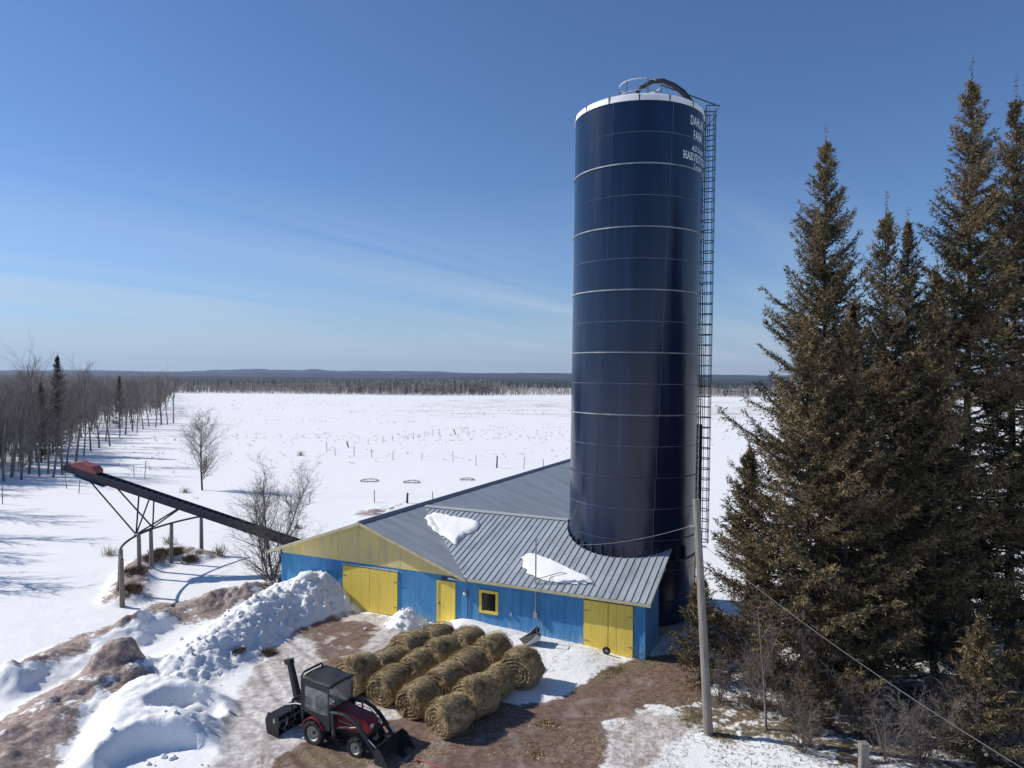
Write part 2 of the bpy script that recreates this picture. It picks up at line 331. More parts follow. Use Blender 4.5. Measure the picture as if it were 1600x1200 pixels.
# ---------------------------------------------------------------- terrain
def pix_poly(pts, z=0.0): return np.array([[*gp(x, y, z).xy] for x, y in pts])
def poly_sd(poly, X, Y):
    """signed distance, positive inside"""
    d2 = np.full(X.shape, 1e18); inside = np.zeros(X.shape, bool); n = len(poly)
    for i in range(n):
        ax, ay = poly[i]; bx, by = poly[(i + 1) % n]; ex, ey = bx - ax, by - ay
        t = np.clip(((X - ax) * ex + (Y - ay) * ey) / (ex * ex + ey * ey + 1e-9), 0, 1)
        d2 = np.minimum(d2, (X - ax - t * ex) ** 2 + (Y - ay - t * ey) ** 2)
        c = ((ay > Y) != (by > Y)) & (X < ex * (Y - ay) / (ey if abs(ey) > 1e-9 else 1e-9) + ax)
        inside ^= c
    return np.where(inside, 1, -1) * np.sqrt(d2)
def line_d(pts, X, Y):
    """distance to a polyline and the share of its length there"""
    best = np.full(X.shape, 1e18); par = np.zeros(X.shape); n = len(pts) - 1
    for i in range(n):
        (ax, ay), (bx, by) = pts[i], pts[i + 1]; ex, ey = bx - ax, by - ay
        t = np.clip(((X - ax) * ex + (Y - ay) * ey) / (ex * ex + ey * ey + 1e-9), 0, 1)
        d = (X - ax - t * ex) ** 2 + (Y - ay - t * ey) ** 2
        m_ = d < best; best = np.where(m_, d, best); par = np.where(m_, (i + t) / n, par)
    return np.sqrt(best), par
def cells(x, y, seed):
    """rounded lumps: 1 - distance to the nearest jittered point"""
    ix, iy = np.floor(x), np.floor(y); best = np.full(np.shape(x), 9.0)
    for a in (-1, 0, 1):
        for c in (-1, 0, 1):
            jx = ix + a + hash2(ix + a, iy + c, seed); jy = iy + c + hash2(ix + a, iy + c, seed + 7)
            best = np.minimum(best, (x - jx) ** 2 + (y - jy) ** 2)
    return 1 - np.minimum(np.sqrt(best), 1)

# layout of the yard, in metres on the ground
BL = gp(441, 862, 2.32); BR = gp(1000.5, 936.5, 2.45)
BU = Vector((BR.x - BL.x, BR.y - BL.y, 0)); B_LEN = BU.length; BU.normalize(); BV = Vector((-BU.y, BU.x, 0))
B_ANG = math.atan2(BU.y, BU.x)
def bw(t, s, z=0.0): return Vector((BL.x + BU.x * t + BV.x * s, BL.y + BU.y * t + BV.y * s, z))
BARN_POLY = np.array([bw(t, s).xy[:] for t, s in ((0, 0), (B_LEN, 0), (B_LEN, 6), (10.4, 9), (10.4, 30), (0, 30))])

P_MUD = pix_poly([(400, 1230), (430, 1190), (480, 1158), (560, 1135), (640, 1120), (700, 1120), (760, 1100), (850, 1100), (885, 1085), (935, 1052), (1000, 1028), (1050, 1022),
                  (1110, 1040), (1110, 1085), (1075, 1105), (1020, 1100), (985, 1118), (940, 1128), (950, 1165), (930, 1230)])
P_MUD2 = pix_poly([(440, 985), (520, 958), (640, 975), (600, 1000), (560, 1060), (480, 1050), (470, 1010)])
P_PACK = pix_poly([(330, 1230), (345, 1150), (372, 1080), (425, 1015), (470, 985), (535, 955), (640, 968), (690, 985), (740, 1000), (770, 1060), (740, 1110), (680, 1175), (620, 1230)])
P_ICE = pix_poly([(935, 1230), (945, 1160), (940, 1130), (985, 1112), (1060, 1105), (1100, 1120), (1090, 1150), (1040, 1180), (1000, 1230)])
P_LIT = pix_poly([(1030, 1100), (1090, 1075), (1160, 1075), (1230, 1095), (1330, 1120), (1420, 1140), (1400, 1200), (1280, 1190), (1180, 1165), (1110, 1165), (1070, 1150)])
P_LIT2 = pix_poly([(1120, 1040), (1300, 1040), (1650, 1060), (1650, 1240), (1300, 1240), (1180, 1110)])
P_GRASS = pix_poly([(925, 1056), (970, 1036), (1040, 1030), (1010, 1050), (950, 1066), (905, 1085)])
P_GRASS2 = pix_poly([(440, 1185), (480, 1168), (560, 1175), (600, 1195), (500, 1200)])
P_DIRT1 = pix_poly([(10, 1062), (60, 1010), (120, 985), (190, 965), (230, 935), (270, 930), (330, 925), (430, 910), (440, 925), (360, 945), (300, 965), (230, 965), (215, 985),
                    (150, 1000), (120, 1020), (60, 1045)], 0.3)
P_DIRT2 = pix_poly([(-40, 1130), (60, 1075), (130, 1040), (165, 1010), (205, 1005), (250, 1062), (180, 1085), (150, 1085), (128, 1120), (100, 1160), (85, 1230), (-60, 1230)], 0.4)
P_BLOW = pix_poly([(90, 1230), (130, 1120), (175, 1085), (250, 1065), (330, 1075), (370, 1100), (345, 1160), (330, 1230)])
P_DIRT3 = pix_poly([(545, 803), (570, 797), (600, 797), (605, 803), (575, 806)]); P_DIRT4 = pix_poly([(600, 792), (625, 788), (632, 791), (612, 794)])
P_RAILB = [tuple(gp(x, y, 0.3).xy) for x, y in ((312, 864), (276, 858), (245, 868), (220, 880), (208, 900), (197, 928))]
PILE = [tuple(gp(x, y).xy) for x, y in ((497, 945), (440, 962), (385, 990), (330, 1025), (285, 1050))]
RIDGE1 = [tuple(gp(x, y, 0.3).xy) for x, y in ((425, 918), (330, 938), (255, 950), (200, 985), (110, 1012), (20, 1060))]
RIDGE2 = [tuple(gp(x, y, 0.3).xy) for x, y in ((205, 1052), (170, 1062), (120, 1090), (60, 1130), (-20, 1175))]
PEAK = gp(198, 1058).xy
BOWL1 = gp(250, 1178, 0.4).xy; BOWL2 = gp(292, 1106, 0.4).xy
DRIFT = [tuple(bw(t, s).xy) for t, s in ((11.2, -0.6), (13.5, -0.9), (16.3, -1.0))]
LUMP = bw(8.3, -1.0).xy

def ground_z(X, Y, masks=False):
    X = np.asarray(X, float); Y = np.asarray(Y, float)
    near = (np.abs(X) < 40) & (Y > 10) & (Y < 70)
    z = 0.10 * (fbm(X * 0.05, Y * 0.05, 3, 3) - 0.5) + 0.05 * (fbm(X * 0.35, Y * 0.35, 5, 3) - 0.5)
    far = sstep(90, 260, Y); z = z + far * 0.5 * (fbm(X * 0.012, Y * 0.012, 9, 3) - 0.5)
    n1 = fbm(X * 0.9, Y * 0.9, 21, 4); n2 = fbm(X * 2.6, Y * 2.6, 33, 4); n3 = fbm(X * 7.0, Y * 7.0, 41, 3)
    lum = cells(X * 2.1, Y * 2.1, 5); lum2 = cells(X * 4.5, Y * 4.5, 11)
    z = z + near * 0.025 * (n2 - 0.5)
    # pushed-up heap of broken snow by the barn corner
    d, p = line_d(PILE, X, Y)
    prof = sstep(2.7 - 0.5 * p, 0.1, d + 0.7 * (n1 - 0.5)); hgt = 1.75 - 1.0 * p
    pile = prof * hgt * (0.80 + 0.3 * n1) + sstep(0.0, 0.25, prof) * (0.05 * (lum - 0.45) + 0.06 * (lum2 - 0.45) + 0.50 * (np.abs(n2 - 0.5) - 0.1) + 0.32 * (n3 - 0.5) + 0.50 * (fbm(X * 1.6, Y * 1.6, 55, 5, 0.6) - 0.5)) * (1 - 0.25 * p)
    # dirt ridges
    d1, p1 = line_d(RIDGE1, X, Y)
    r1 = sstep(1.7, 0, d1 + 0.8 * (n1 - 0.5)) * (0.55 + 0.25 * np.sin(p1 * 14)) * (0.6 + 0.8 * n2)
    d2, p2 = line_d(RIDGE2, X, Y)
    r2 = sstep(2.3, 0, d2 + 0.7 * (n1 - 0.5)) * (0.75 - 0.25 * p2) * (0.65 + 0.7 * n2)
    dpx, dpy = X - PEAK.x, Y - PEAK.y
    pk = sstep(1.55, 0.1, np.sqrt((np.where(dpx > 0, dpx * 2.1, dpx * 0.7)) ** 2 + (dpy * 0.9) ** 2) + 0.5 * (n1 - 0.5)) * (1.5 + 0.5 * (n2 - 0.5))
    # blown snow heap with two hollows
    sdb = poly_sd(P_BLOW, X, Y) if near.any() else np.zeros_like(X)
    bl = sstep(-0.3, 1.4, sdb + 0.4 * (n1 - 0.5)) * (0.85 + 0.2 * (n2 - 0.5)) + sstep(0, 0.5, sdb) * 0.10 * (n3 - 0.5)
    for c, rx, ry, dep in ((BOWL1, 1.75, 1.25, 0.95), (BOWL2, 1.35, 0.95, 0.62)):
        q = np.sqrt(((X - c.x) / rx) ** 2 + ((Y - c.y) / ry) ** 2) + 0.25 * (n1 - 0.5)
        bl = bl - sstep(1.08, 0.62, q) * dep * sstep(-0.2, 0.4, sdb) + sstep(0.9, 0.4, q) * 0.16 * (lum - 0.4)
    # drift along the barn wall, small heap by the double doors
    d3, p3 = line_d(DRIFT, X, Y)
    dr = sstep(2.3, 0.0, d3 + 0.4 * (n1 - 0.5)) * (0.55 - 0.25 * p3)
    lp = sstep(1.25, 0.1, np.hypot(X - LUMP.x, Y - LUMP.y) + 0.5 * (n1 - 0.5)) * 0.75 + sstep(1.3, 0.8, np.hypot(X - LUMP.x, Y - LUMP.y)) * 0.22 * (lum - 0.4)
    d4, p4 = line_d(P_RAILB, X, Y)
    rb = sstep(1.5, 0.1, d4 + 0.5 * (n1 - 0.5)) * (0.45 + 0.35 * (n2 - 0.5))
    z = z + near * np.maximum.reduce([pile, r1, r2, pk, bl, dr, lp, rb, np.zeros_like(z)])
    s3 = np.maximum(sstep(-0.3, 1.2, poly_sd(P_DIRT3, X, Y)), sstep(-0.3, 0.8, poly_sd(P_DIRT4, X, Y)))
    z = z + s3 * (0.25 + 0.3 * (n2 - 0.5))
    # ruts, scuffs and footprints on the trampled yard
    pack = sstep(-0.6, 0.8, poly_sd(P_PACK, X, Y)); mud = sstep(-0.4, 0.8, poly_sd(P_MUD, X, Y))
    u = (X * 0.80 + Y * 0.60); w = (-X * 0.60 + Y * 0.80)
    rut = np.minimum.reduce([np.abs(u - c0 - 0.35 * np.sin(w * 0.35 + c0)) for c0 in (7.4, 8.9, 10.6)])
    z = z + near * np.maximum(pack, mud) * (0.06 * (n2 - 0.5) + 0.035 * (n3 - 0.5) - 0.05 * sstep(0.25, 0.05, rut) + 0.03 * sstep(0.45, 0.25, rut) * sstep(0.2, 0.3, rut))
    lit = sstep(-0.4, 0.8, np.maximum(poly_sd(P_LIT, X, Y), poly_sd(P_ICE, X, Y)))
    z = z + near * lit * (0.10 * (n2 - 0.45) + 0.05 * (n3 - 0.5))
    # keep the barn floor and walls clear
    z = np.where(poly_sd(BARN_POLY, X, Y) > 0.15, np.minimum(z, 0.0), z)
    if not masks: return z
    def mk(sd, soft): return np.clip(0.5 + sd / soft, 0, 1)
    A = {}
    A['mud'] = np.maximum(mk(poly_sd(P_MUD, X, Y), 1.6), 0.56 * mk(poly_sd(P_MUD2, X, Y), 1.6))
    A['pack'] = np.maximum(mk(poly_sd(P_PACK, X, Y), 1.6), 0.72 * mk(poly_sd(P_ICE, X, Y), 1.2))
    A['dirt'] = np.maximum.reduce([mk(poly_sd(P_DIRT1, X, Y), 1.5), mk(poly_sd(P_DIRT2, X, Y), 1.5), 0.8 * mk(-d4 + 0.9, 1.4), mk(poly_sd(P_DIRT3, X, Y), 1.2), mk(poly_sd(P_DIRT4, X, Y), 1.2)])
    A['dirt'] = np.minimum(A['dirt'], 0.68) * (1 - sstep(0.06, 0.2, pile - np.maximum(r1, r2)))
    A['dirt'] = np.maximum(A['dirt'], 0.95 * sstep(0.15, 0.5, pk)); bl_top = sstep(0.1, 0.35, bl - np.maximum(r2, pk)); A['dirt'] = A['dirt'] * (1 - 0.9 * bl_top)
    A['grass'] = np.maximum.reduce([0.95 * mk(poly_sd(P_GRASS, X, Y), 1.2), 0.9 * mk(poly_sd(P_GRASS2, X, Y), 1.0), 0.56 * mk(poly_sd(P_LIT, X, Y), 1.6), 0.57 * mk(poly_sd(P_LIT2, X, Y), 3.0)])
    clean = np.maximum(sstep(0.08, 0.2, dr), sstep(0.1, 0.25, lp)); clean = np.maximum(clean, sstep(0.1, 0.3, pile))
    for k in ('mud', 'pack'): A[k] = A[k] * (1 - 0.95 * clean) * (1 - 0.9 * sstep(0.2, 0.4, bl))
    A['mud'] = np.clip(A['mud'], 0, 1)
    # stubble and grazed bare lines out on the field
    st = fbm(X * 0.02, Y * 0.09, 61, 4)
    A['stub'] = sstep(150, 220, Y) * sstep(400, 330, Y) * sstep(-95, -20, X) * (0.35 + 0.5 * st)
    return z, A

def axis(lo, hi, d0, d1, step, growth=1.09):
    mid = list(np.arange(d0, d1 + step / 2, step)); a = []; s = step; v = d0
    while v > lo: s *= growth; v -= s; a.append(v)
    c = []; s = step; v = d1
    while v < hi: s *= growth; v += s; c.append(v)
    return np.array(a[::-1] + mid + c)
gx = axis(-6500, 6500, -23.5, 14.0, 0.095); gy = axis(-300, 6500, 20.0, 43.0, 0.095)
GX, GY = np.meshgrid(gx, gy)
gz, GA = ground_z(GX.ravel(), GY.ravel(), True)
nx, ny = len(gx), len(gy)
ii = (np.arange(ny - 1)[:, None] * nx + np.arange(nx - 1)[None, :]).ravel()
gme = np_mesh('ground', np.stack([GX.ravel(), GY.ravel(), gz], 1), np.stack([ii, ii + 1, ii + 1 + nx, ii + nx], 1), True)
for k, a in GA.items():
    at_ = gme.attributes.new(k, 'FLOAT', 'POINT'); at_.data.foreach_set('value', a.astype(np.float32))

m, nt, b = new_mat('snow_ground'); M['ground'] = m
def att(name):
    a = nt.nodes.new('ShaderNodeAttribute'); a.attribute_name = name; return a.outputs['Fac']
pos = coords(nt, (1, 1, 1), True)
def nz(scale, detail=6, rough=0.6, dist=0.0):
    q = N(nt, 'ShaderNodeTexNoise', Scale=scale, Detail=detail, Roughness=rough, Distortion=dist); nt.links.new(pos, q.inputs['Vector']); return q.outputs['Fac']
def math_(op, a, c, clamp=False):
    q = nt.nodes.new('ShaderNodeMath'); q.operation = op; q.use_clamp = clamp
    for i, v in enumerate((a, c)):
        if hasattr(v, 'links'): nt.links.new(v, q.inputs[i])
        else: q.inputs[i].default_value = v
    return q.outputs[0]
def thr(mask, noise, amp, w=0.06, at=0.5):
    s_ = math_('ADD', mask, math_('MULTIPLY', math_('SUBTRACT', noise, 0.5), amp))
    q = N(nt, 'ShaderNodeMapRange', interpolation_type='SMOOTHSTEP'); q.inputs['From Min'].default_value = at - w; q.inputs['From Max'].default_value = at + w
    nt.links.new(s_, q.inputs['Value']); return q.outputs[0]
def mixc(fac, a, c):
    q = nt.nodes.new('ShaderNodeMix'); q.data_type = 'RGBA'
    if hasattr(fac, 'links'): nt.links.new(fac, q.inputs['Factor'])
    else: q.inputs['Factor'].default_value = fac
    for v, s_ in ((a, 'A'), (c, 'B')):
        if hasattr(v, 'links'): nt.links.new(v, q.inputs[s_])
        else: q.inputs[s_].default_value = (*v, 1)
    return q.outputs['Result']
nA, nB, nC, nD = nz(1.1, 8, 0.62, 0.3), nz(4.5, 8, 0.65), nz(0.35, 6), nz(14, 6, 0.7)
snow = mixc(nC, (0.85, 0.85, 0.84), (0.89, 0.885, 0.87))
packc = ramp(nt, nB, [(0.30, (0.29, 0.245, 0.22)), (0.45, (0.50, 0.455, 0.425)), (0.60, (0.67, 0.645, 0.62)), (0.75, (0.79, 0.78, 0.765))])
packc = mixc(math_('MULTIPLY', thr(nA, nA, 0.0, 0.10, 0.58), 0.8), packc, (0.33, 0.27, 0.24))
mudc = ramp(nt, nB, [(0.28, (0.09, 0.054, 0.040)), (0.5, (0.19, 0.118, 0.089)), (0.68, (0.27, 0.182, 0.145)), (0.85, (0.36, 0.285, 0.245))])
mudc = mixc(thr(nA, nA, 0.0, 0.10, 0.60), mudc, (0.32, 0.265, 0.24)); wetm = thr(nC, nA, 0.3, 0.12, 0.56); mudc = mixc(math_('MULTIPLY', wetm, 0.45), mudc, (0.105, 0.07, 0.055))
dirtc = ramp(nt, nB, [(0.26, (0.105, 0.070, 0.056)), (0.44, (0.26, 0.185, 0.152)), (0.58, (0.39, 0.31, 0.272)), (0.72, (0.64, 0.60, 0.575))])
grassc = ramp(nt, nD, [(0.3, (0.075, 0.056, 0.038)), (0.5, (0.17, 0.13, 0.085)), (0.72, (0.31, 0.25, 0.16))])
stubc = ramp(nt, nD, [(0.3, (0.30, 0.25, 0.18)), (0.7, (0.5, 0.44, 0.36))])
fp = thr(att('pack'), nA, 0.9, 0.12); fm = thr(att('mud'), math_('ADD', math_('MULTIPLY', nA, 0.65), math_('MULTIPLY', nB, 0.35)), 0.95, 0.05)
fd = thr(att('dirt'), math_('ADD', math_('MULTIPLY', nA, 0.55), math_('MULTIPLY', nB, 0.45)), 2.6, 0.09); fg = thr(att('grass'), math_('ADD', math_('MULTIPLY', nA, 0.5), math_('MULTIPLY', nB, 0.5)), 2.0, 0.09)
strc = N(nt, 'ShaderNodeTexNoise', Scale=1.0, Detail=7, Roughness=0.7); nt.links.new(coords(nt, (0.05, 0.16, 0.1), True), strc.inputs['Vector'])
fs = thr(att('stub'), strc.outputs['Fac'], 2.6, 0.16, 0.72)
c = mixc(math_('MULTIPLY', fs, 0.6), snow, stubc)
c = mixc(fp, c, packc); c = mixc(fm, c, mudc); c = mixc(fd, c, dirtc); c = mixc(fg, c, grassc)
nt.links.new(c, b.inputs['Base Color'])
rgh = mixc(fm, (0.78, 0.78, 0.78), (0.62, 0.62, 0.62)); nt.links.new(rgh, b.inputs['Roughness'])
b.inputs['Specular IOR Level'].default_value = 0.3
hsum = math_('ADD', math_('MULTIPLY', nB, 0.55), math_('MULTIPLY', nD, 0.22))
wind = N(nt, 'ShaderNodeTexNoise', Scale=1.0, Detail=6, Roughness=0.6); nt.links.new(coords(nt, (0.25, 1.3, 1), True), wind.inputs['Vector'])
hsum = math_('ADD', hsum, math_('MULTIPLY', wind.outputs['Fac'], 0.9))
bp = N(nt, 'ShaderNodeBump', Strength=0.55, Distance=0.10); nt.links.new(hsum, bp.inputs['Height']); nt.links.new(bp.outputs[0], b.inputs['Normal'])
ground = obj('ground', gme, M['ground']); ground['kind'] = 'structure'

def gz1(x, y): return float(ground_z(np.array([x]), np.array([y]))[0])
def on_ground(px, py, dz=0.0):
    p = gp(px, py)
    for _ in range(4): p = gp(px, py, gz1(p.x, p.y))
    return Vector((p.x, p.y, gz1(p.x, p.y) + dz))

# hills on the horizon
def hill_strip(name, Y0, base, amp, depth, seed, sc):
    xs = np.linspace(-5600, 5600, 700); rows = []
    crest = base + amp * (fbm(xs * sc, xs * 0 + seed, seed, 4) - 0.5) + (0.10 * amp) * (fbm(xs * 0.012, xs * 0, seed + 3, 3) - 0.5) + 0.85 * amp * np.maximum(fbm(xs * 0.0042, xs * 0 + 3, seed + 9, 2) - 0.58, 0)
    for k, (dy, h) in enumerate(((-depth, -3), (-depth * 0.5, 0.55), (0, 1.0), (depth * 0.7, 0.5), (depth, -3))):
        zz = crest * h if h > 0 else np.full_like(xs, h)
        rows.append(np.stack([xs, np.full_like(xs, Y0 + dy) + 60 * (vnoise(xs * 0.003, xs * 0 + k, seed + 5) - 0.5), zz], 1))
    v = np.concatenate(rows); n_ = len(xs)
    i_ = (np.arange(4)[:, None] * n_ + np.arange(n_ - 1)[None, :]).ravel()
    o = obj(name, np_mesh(name, v, np.stack([i_, i_ + 1, i_ + 1 + n_, i_ + n_], 1), True), M['hill']); o['kind'] = 'structure'
    return o
hill_strip('hills', 5200, 38, 46, 380, 4, 0.0011)
hill_strip('hills', 3000, 20, 16, 300, 8, 0.0024)
hill_strip('hills', 980, 8.6, 4.0, 330, 12, 0.012)
# ---------------------------------------------------------------- barn
barn = thing('barn', 'low blue barn with yellow doors and grey metal roof at the foot of the silo', 'barn', (BL.x, BL.y, 0), B_ANG)
ZR, ZE, T_R = 4.42, 2.42, 5.2                 # ridge height, eave-edge height, ridge position along the front
OVH = 0.6; KM = (ZR - ZE) / (T_R + OVH)       # main roof slope
MS = 0.352; S_R = 5.05                        # lean-in roof slope and its ridge
def z_main(t): return ZR - KM * abs(t - T_R)
def z_shed(s): return ZE + MS * (s + 0.35) if s <= S_R else ZE + MS * (2 * S_R + 0.35 - s)
def t_valley(s): return T_R + max((ZR - z_shed(s)) / KM, 0.02)
SILO_P = gpY(986.5, 800, 34.65); SILO_P.z = 0
_rel = SILO_P - Vector((BL.x, BL.y, 0)); SILO_T, SILO_S = _rel.dot(BU), _rel.dot(BV); SR = 3.05
B_LEN = 19.15
rnd = random.Random(4)
def wall_piece(name, mat, t0, t1, z0, z1, s=0.0, th=0.06, top=None, parent=barn, gap=0.006):
    b_ = MB(); a, c = t0 + gap, t1 - gap; j = rnd.uniform(-0.004, 0.004)
    pl = [(a, z0), (c, z0)] + (top if top else [(c, z1), (a, z1)])
    b_.prism(pl, s - 0.0 + j, s + th, lambda u, v, w: (u, w, v))
    return b_.build(name, mat, parent)
# front wall sheets, broken around the openings
D1 = (3.93, 7.17); MD = (9.35, 10.32); WI = (11.57, 12.48); D2 = (16.5, 18.64)
ops = [(D1[0], D1[1], 0.0, 2.12), (MD[0], MD[1], 0.0, 2.04), (WI[0], WI[1], 0.93, 1.83), (D2[0], D2[1], 0.0, 2.14)]
edges = sorted(set([0.0, 1.25, 2.5, 8.1, 10.95, 13.6, 14.75, 15.65, B_LEN] + [e for o_ in ops for e in o_[:2]]))
for a, c in zip(edges[:-1], edges[1:]):
    zt = 2.30 if c <= 10.5 else 2.50
    hole = [o_ for o_ in ops if abs(o_[0] - a) < 1e-6]
    if hole:
        wall_piece('wall_panel', M['wall_blue'], a, c, hole[0][3], zt)
        if hole[0][2] > 0: wall_piece('wall_panel', M['wall_blue'], a, c, -0.1, hole[0][2])
    else: wall_piece('wall_panel', M['wall_blue'], a, c, -0.1, zt)
# gable sheets
gt = [0.0, 1.22, 2.44, 3.66, 4.88, 6.10, 7.32, 8.54, 9.76, 10.45]
for a, c in zip(gt[:-1], gt[1:]):
    za, zc = z_main(a) - 0.07, z_main(c) - 0.07
    top = [(c - 0.006, zc), (a + 0.006, za)]
    if a < T_R < c: top = [(c - 0.006, zc), (T_R, ZR - 0.07), (a + 0.006, za)]
    if min(za, zc) > 2.33: wall_piece('gable_panel', M['gable_yellow'], a, c, 2.305, 0, s=-0.02, th=0.08, top=top)
# other walls
def side_wall(tc, s0, s1, zt):
    s_ = s0
    while s_ < s1 - 0.01:
        e = min(s_ + 1.22, s1); b_ = MB(); z0t, z1t = (zt(s_), zt(e)) if callable(zt) else (zt, zt)
        b_.prism([(s_ + 0.006, -0.1), (e - 0.006, -0.1), (e - 0.006, z1t), (s_ + 0.006, z0t)], tc, tc + 0.06, lambda u, v, w: (w, u, v))
        b_.build('wall_panel', M['wall_blue'], barn); s_ = e
side_wall(0.0, 0.07, 30.0, 2.52); side_wall(10.36, 9.1, 30.0, 2.5)
side_wall(B_LEN - 0.06, 0.07, 2.25, lambda s_: z_shed(s_) - 0.06)
for t0 in np.arange(0.07, 10.3, 1.28):
    t1 = min(t0 + 1.28, 10.35); MB().prism([(t0, -0.1), (t1, -0.1), (t1, z_main(t1) - 0.08)] + ([(T_R, ZR - 0.08)] if t0 < T_R < t1 else []) + [(t0, z_main(t0) - 0.08)], 29.94, 30.0, lambda u, v, w: (u, w, v)).build('wall_panel', M['wall_blue'], barn)
for t0 in (10.45, 11.7, 12.95): MB().prism([(t0, -0.1), (t0 + 1.24, -0.1), (t0 + 1.24, 2.5), (t0, 2.5)], 9.1, 9.16, lambda u, v, w: (u, w, v)).build('wall_panel', M['wall_blue'], barn)
# roof sheets
def rib_profile(a, c, pitch, rw, rh):
    ts = []; k0 = math.floor(a / pitch)
    x = a; pts = [(a, 0.0)]; k = k0
    while True:
        r = k * pitch; k += 1
        if r < a + rw: continue
        if r > c - rw: break
        pts += [(r - rw, 0), (r - rw * 0.45, rh), (r + rw * 0.45, rh), (r + rw, 0)]
    pts.append((c, 0.0))
    fine = []
    for (u0, h0), (u1, h1) in zip(pts[:-1], pts[1:]):
        n_ = max(1, int(math.ceil((u1 - u0) / 0.09)))
        fine += [(u0 + (u1 - u0) * i / n_, h0 + (h1 - h0) * i / n_) for i in range(n_)]
    return fine + [pts[-1]]
def sheet(name, mat, a, c, lo, hi, P, pitch, rw, rh, lift, th=0.012):
    pr = rib_profile(a, c, pitch, rw, rh); top, bot = [], []
    b_ = MB(); v, f = [], []
    for u, h in pr:
        l, g = lo(u), hi(u)
        if g < l: g = l
        for w in (l, g):
            p = Vector(P(u, w)); v.append(p + Vector((0, 0, h + lift))); v.append(p + Vector((0, 0, h + lift - th)))
    for i in range(len(pr) - 1):
        q = i * 4; r_ = q + 4
        f += [(q, q + 2, r_ + 2, r_), (q + 1, r_ + 1, r_ + 3, q + 3), (q, r_, r_ + 1, q + 1), (q + 2, q + 3, r_ + 3, r_ + 2)]
    e = (len(pr) - 1) * 4
    f += [(0, 1, 3, 2), (e, e + 2, e + 3, e + 1)]
    b_.add(v, f); return b_.build(name, mat, barn)
def shed_top(t):
    d = SR + 0.06
    if abs(t - SILO_T) < d: return min(S_R, SILO_S - math.sqrt(d * d - (t - SILO_T) ** 2))
    return S_R
def shed_low(t):
    # below the valley the sheet starts where it meets the main roof
    z = z_main(t); s_ = (z - ZE) / MS - 0.35
    return max(-0.38, s_)
SHEET = 0.90
t0 = 5.55; T_END = B_LEN + 0.28
i = 0
while t0 < T_END - 0.05:
    t1 = min(t0 + SHEET, T_END)
    if shed_low(t1) < shed_top(t1):
        sheet('ribbed_roof_sheet', M['roof_rib'], t0, t1, shed_low, shed_top, lambda u, w: (u, w, z_shed(w)), 0.30, 0.034, 0.040, 0.012 + 0.003 * (i % 2))
    t0 = t1; i += 1
def back_top(t):
    z = z_main(t) if t < T_R + 6 else 0; s_ = 2 * S_R + 0.35 - (z - ZE) / MS
    return min(9.4, s_)
t0 = 5.6; i = 0
while t0 < 14.2:
    t1 = min(t0 + SHEET, 14.25)
    def bt(u):
        d = SR + 0.06; v = back_top(u)
        return v
    sheet('ribbed_roof_sheet', M['roof_rib'], t0, t1, lambda u: S_R, bt, lambda u, w: (u, w, z_shed(w)), 0.30, 0.034, 0.040, 0.012 + 0.003 * (i % 2)); t0 = t1; i += 1
s0 = -0.45; i = 0
while s0 < 30.4:
    s1 = min(s0 + SHEET, 30.45)
    def hi_r(s_):
        if s_ < 2 * S_R + 0.5: return min(T_R * 2 + OVH, t_valley(s_) + 0.10)
        return T_R * 2 + OVH
    sheet('roof_sheet', M['roof_old'], s0, s1, lambda s_: T_R, hi_r, lambda s_, t_: (t_, s_, z_main(t_)), 0.225, 0.02, 0.011, 0.003 * (i % 2))
    sheet('roof_sheet', M['roof_old'], s0, s1, lambda s_: -OVH, lambda s_: T_R, lambda s_, t_: (t_, s_, z_main(t_)), 0.225, 0.02, 0.011, 0.003 * (i % 2))
    s0 = s1; i += 1
MB().prism([(T_R - 0.24, ZR - 0.24 * KM + 0.03), (T_R, ZR + 0.035), (T_R + 0.24, ZR - 0.24 * KM + 0.03), (T_R, ZR + 0.06)], -0.47, 30.47, lambda u, v, w: (u, w, v)).build('ridge_cap', M['ridge_cap'], barn)
MB().prism([(S_R - 0.2, z_shed(S_R - 0.2) + 0.07), (S_R, z_shed(S_R) + 0.06), (S_R + 0.2, z_shed(S_R + 0.2) + 0.07), (S_R, z_shed(S_R) + 0.085)], t_valley(S_R) + 0.1, SILO_T - SR - 0.02, lambda u, v, w: (w, u, v)).build('ridge_cap', M['roof_old'], barn)
# fascias and soffits
def fascia(a, c, w=0.035, h=0.13): MB().beam(a, c, w, h).build('fascia', M['cream_trim'], barn)
fascia((-OVH - 0.02, -0.44, ZE - 0.085), (T_R, -0.44, ZR - 0.085)); fascia((T_R, -0.44, ZR - 0.085), (t_valley(-0.4), -0.44, z_main(t_valley(-0.4)) - 0.085))
fascia((t_valley(-0.4) + 0.05, -0.36, ZE - 0.075), (T_END, -0.36, ZE - 0.075)); fascia((-OVH + 0.02, -0.4, ZE - 0.075), (-OVH + 0.02, 30.4, ZE - 0.075))
fascia((T_END - 0.02, -0.34, ZE - 0.065), (T_END - 0.02, 2.25, z_shed(2.25) - 0.065), 0.035, 0.11)
fascia((T_R * 2 + OVH - 0.02, 9.5, ZE - 0.075), (T_R * 2 + OVH - 0.02, 30.4, ZE - 0.075))
for t_ in np.arange(0.3, B_LEN, 1.2):       # rafter ends under the eave of the lean-in roof
    if t_ > 11.2: MB().beam((t_, -0.33, ZE - 0.06), (t_, 0.0, z_shed(0) - 0.06), 0.05, 0.09).build('rafter_end', M['cream_trim'], barn)
MB().box((T_R * 2 + 0.15, -0.2, 2.28), (0.9, 0.34, 0.05)).build('soffit_board', M['galv'], barn)
MB().box((9.85, -0.035, 2.17), (0.5, 0.05, 0.10)).build('vent_slot', M['dark_metal'], barn)
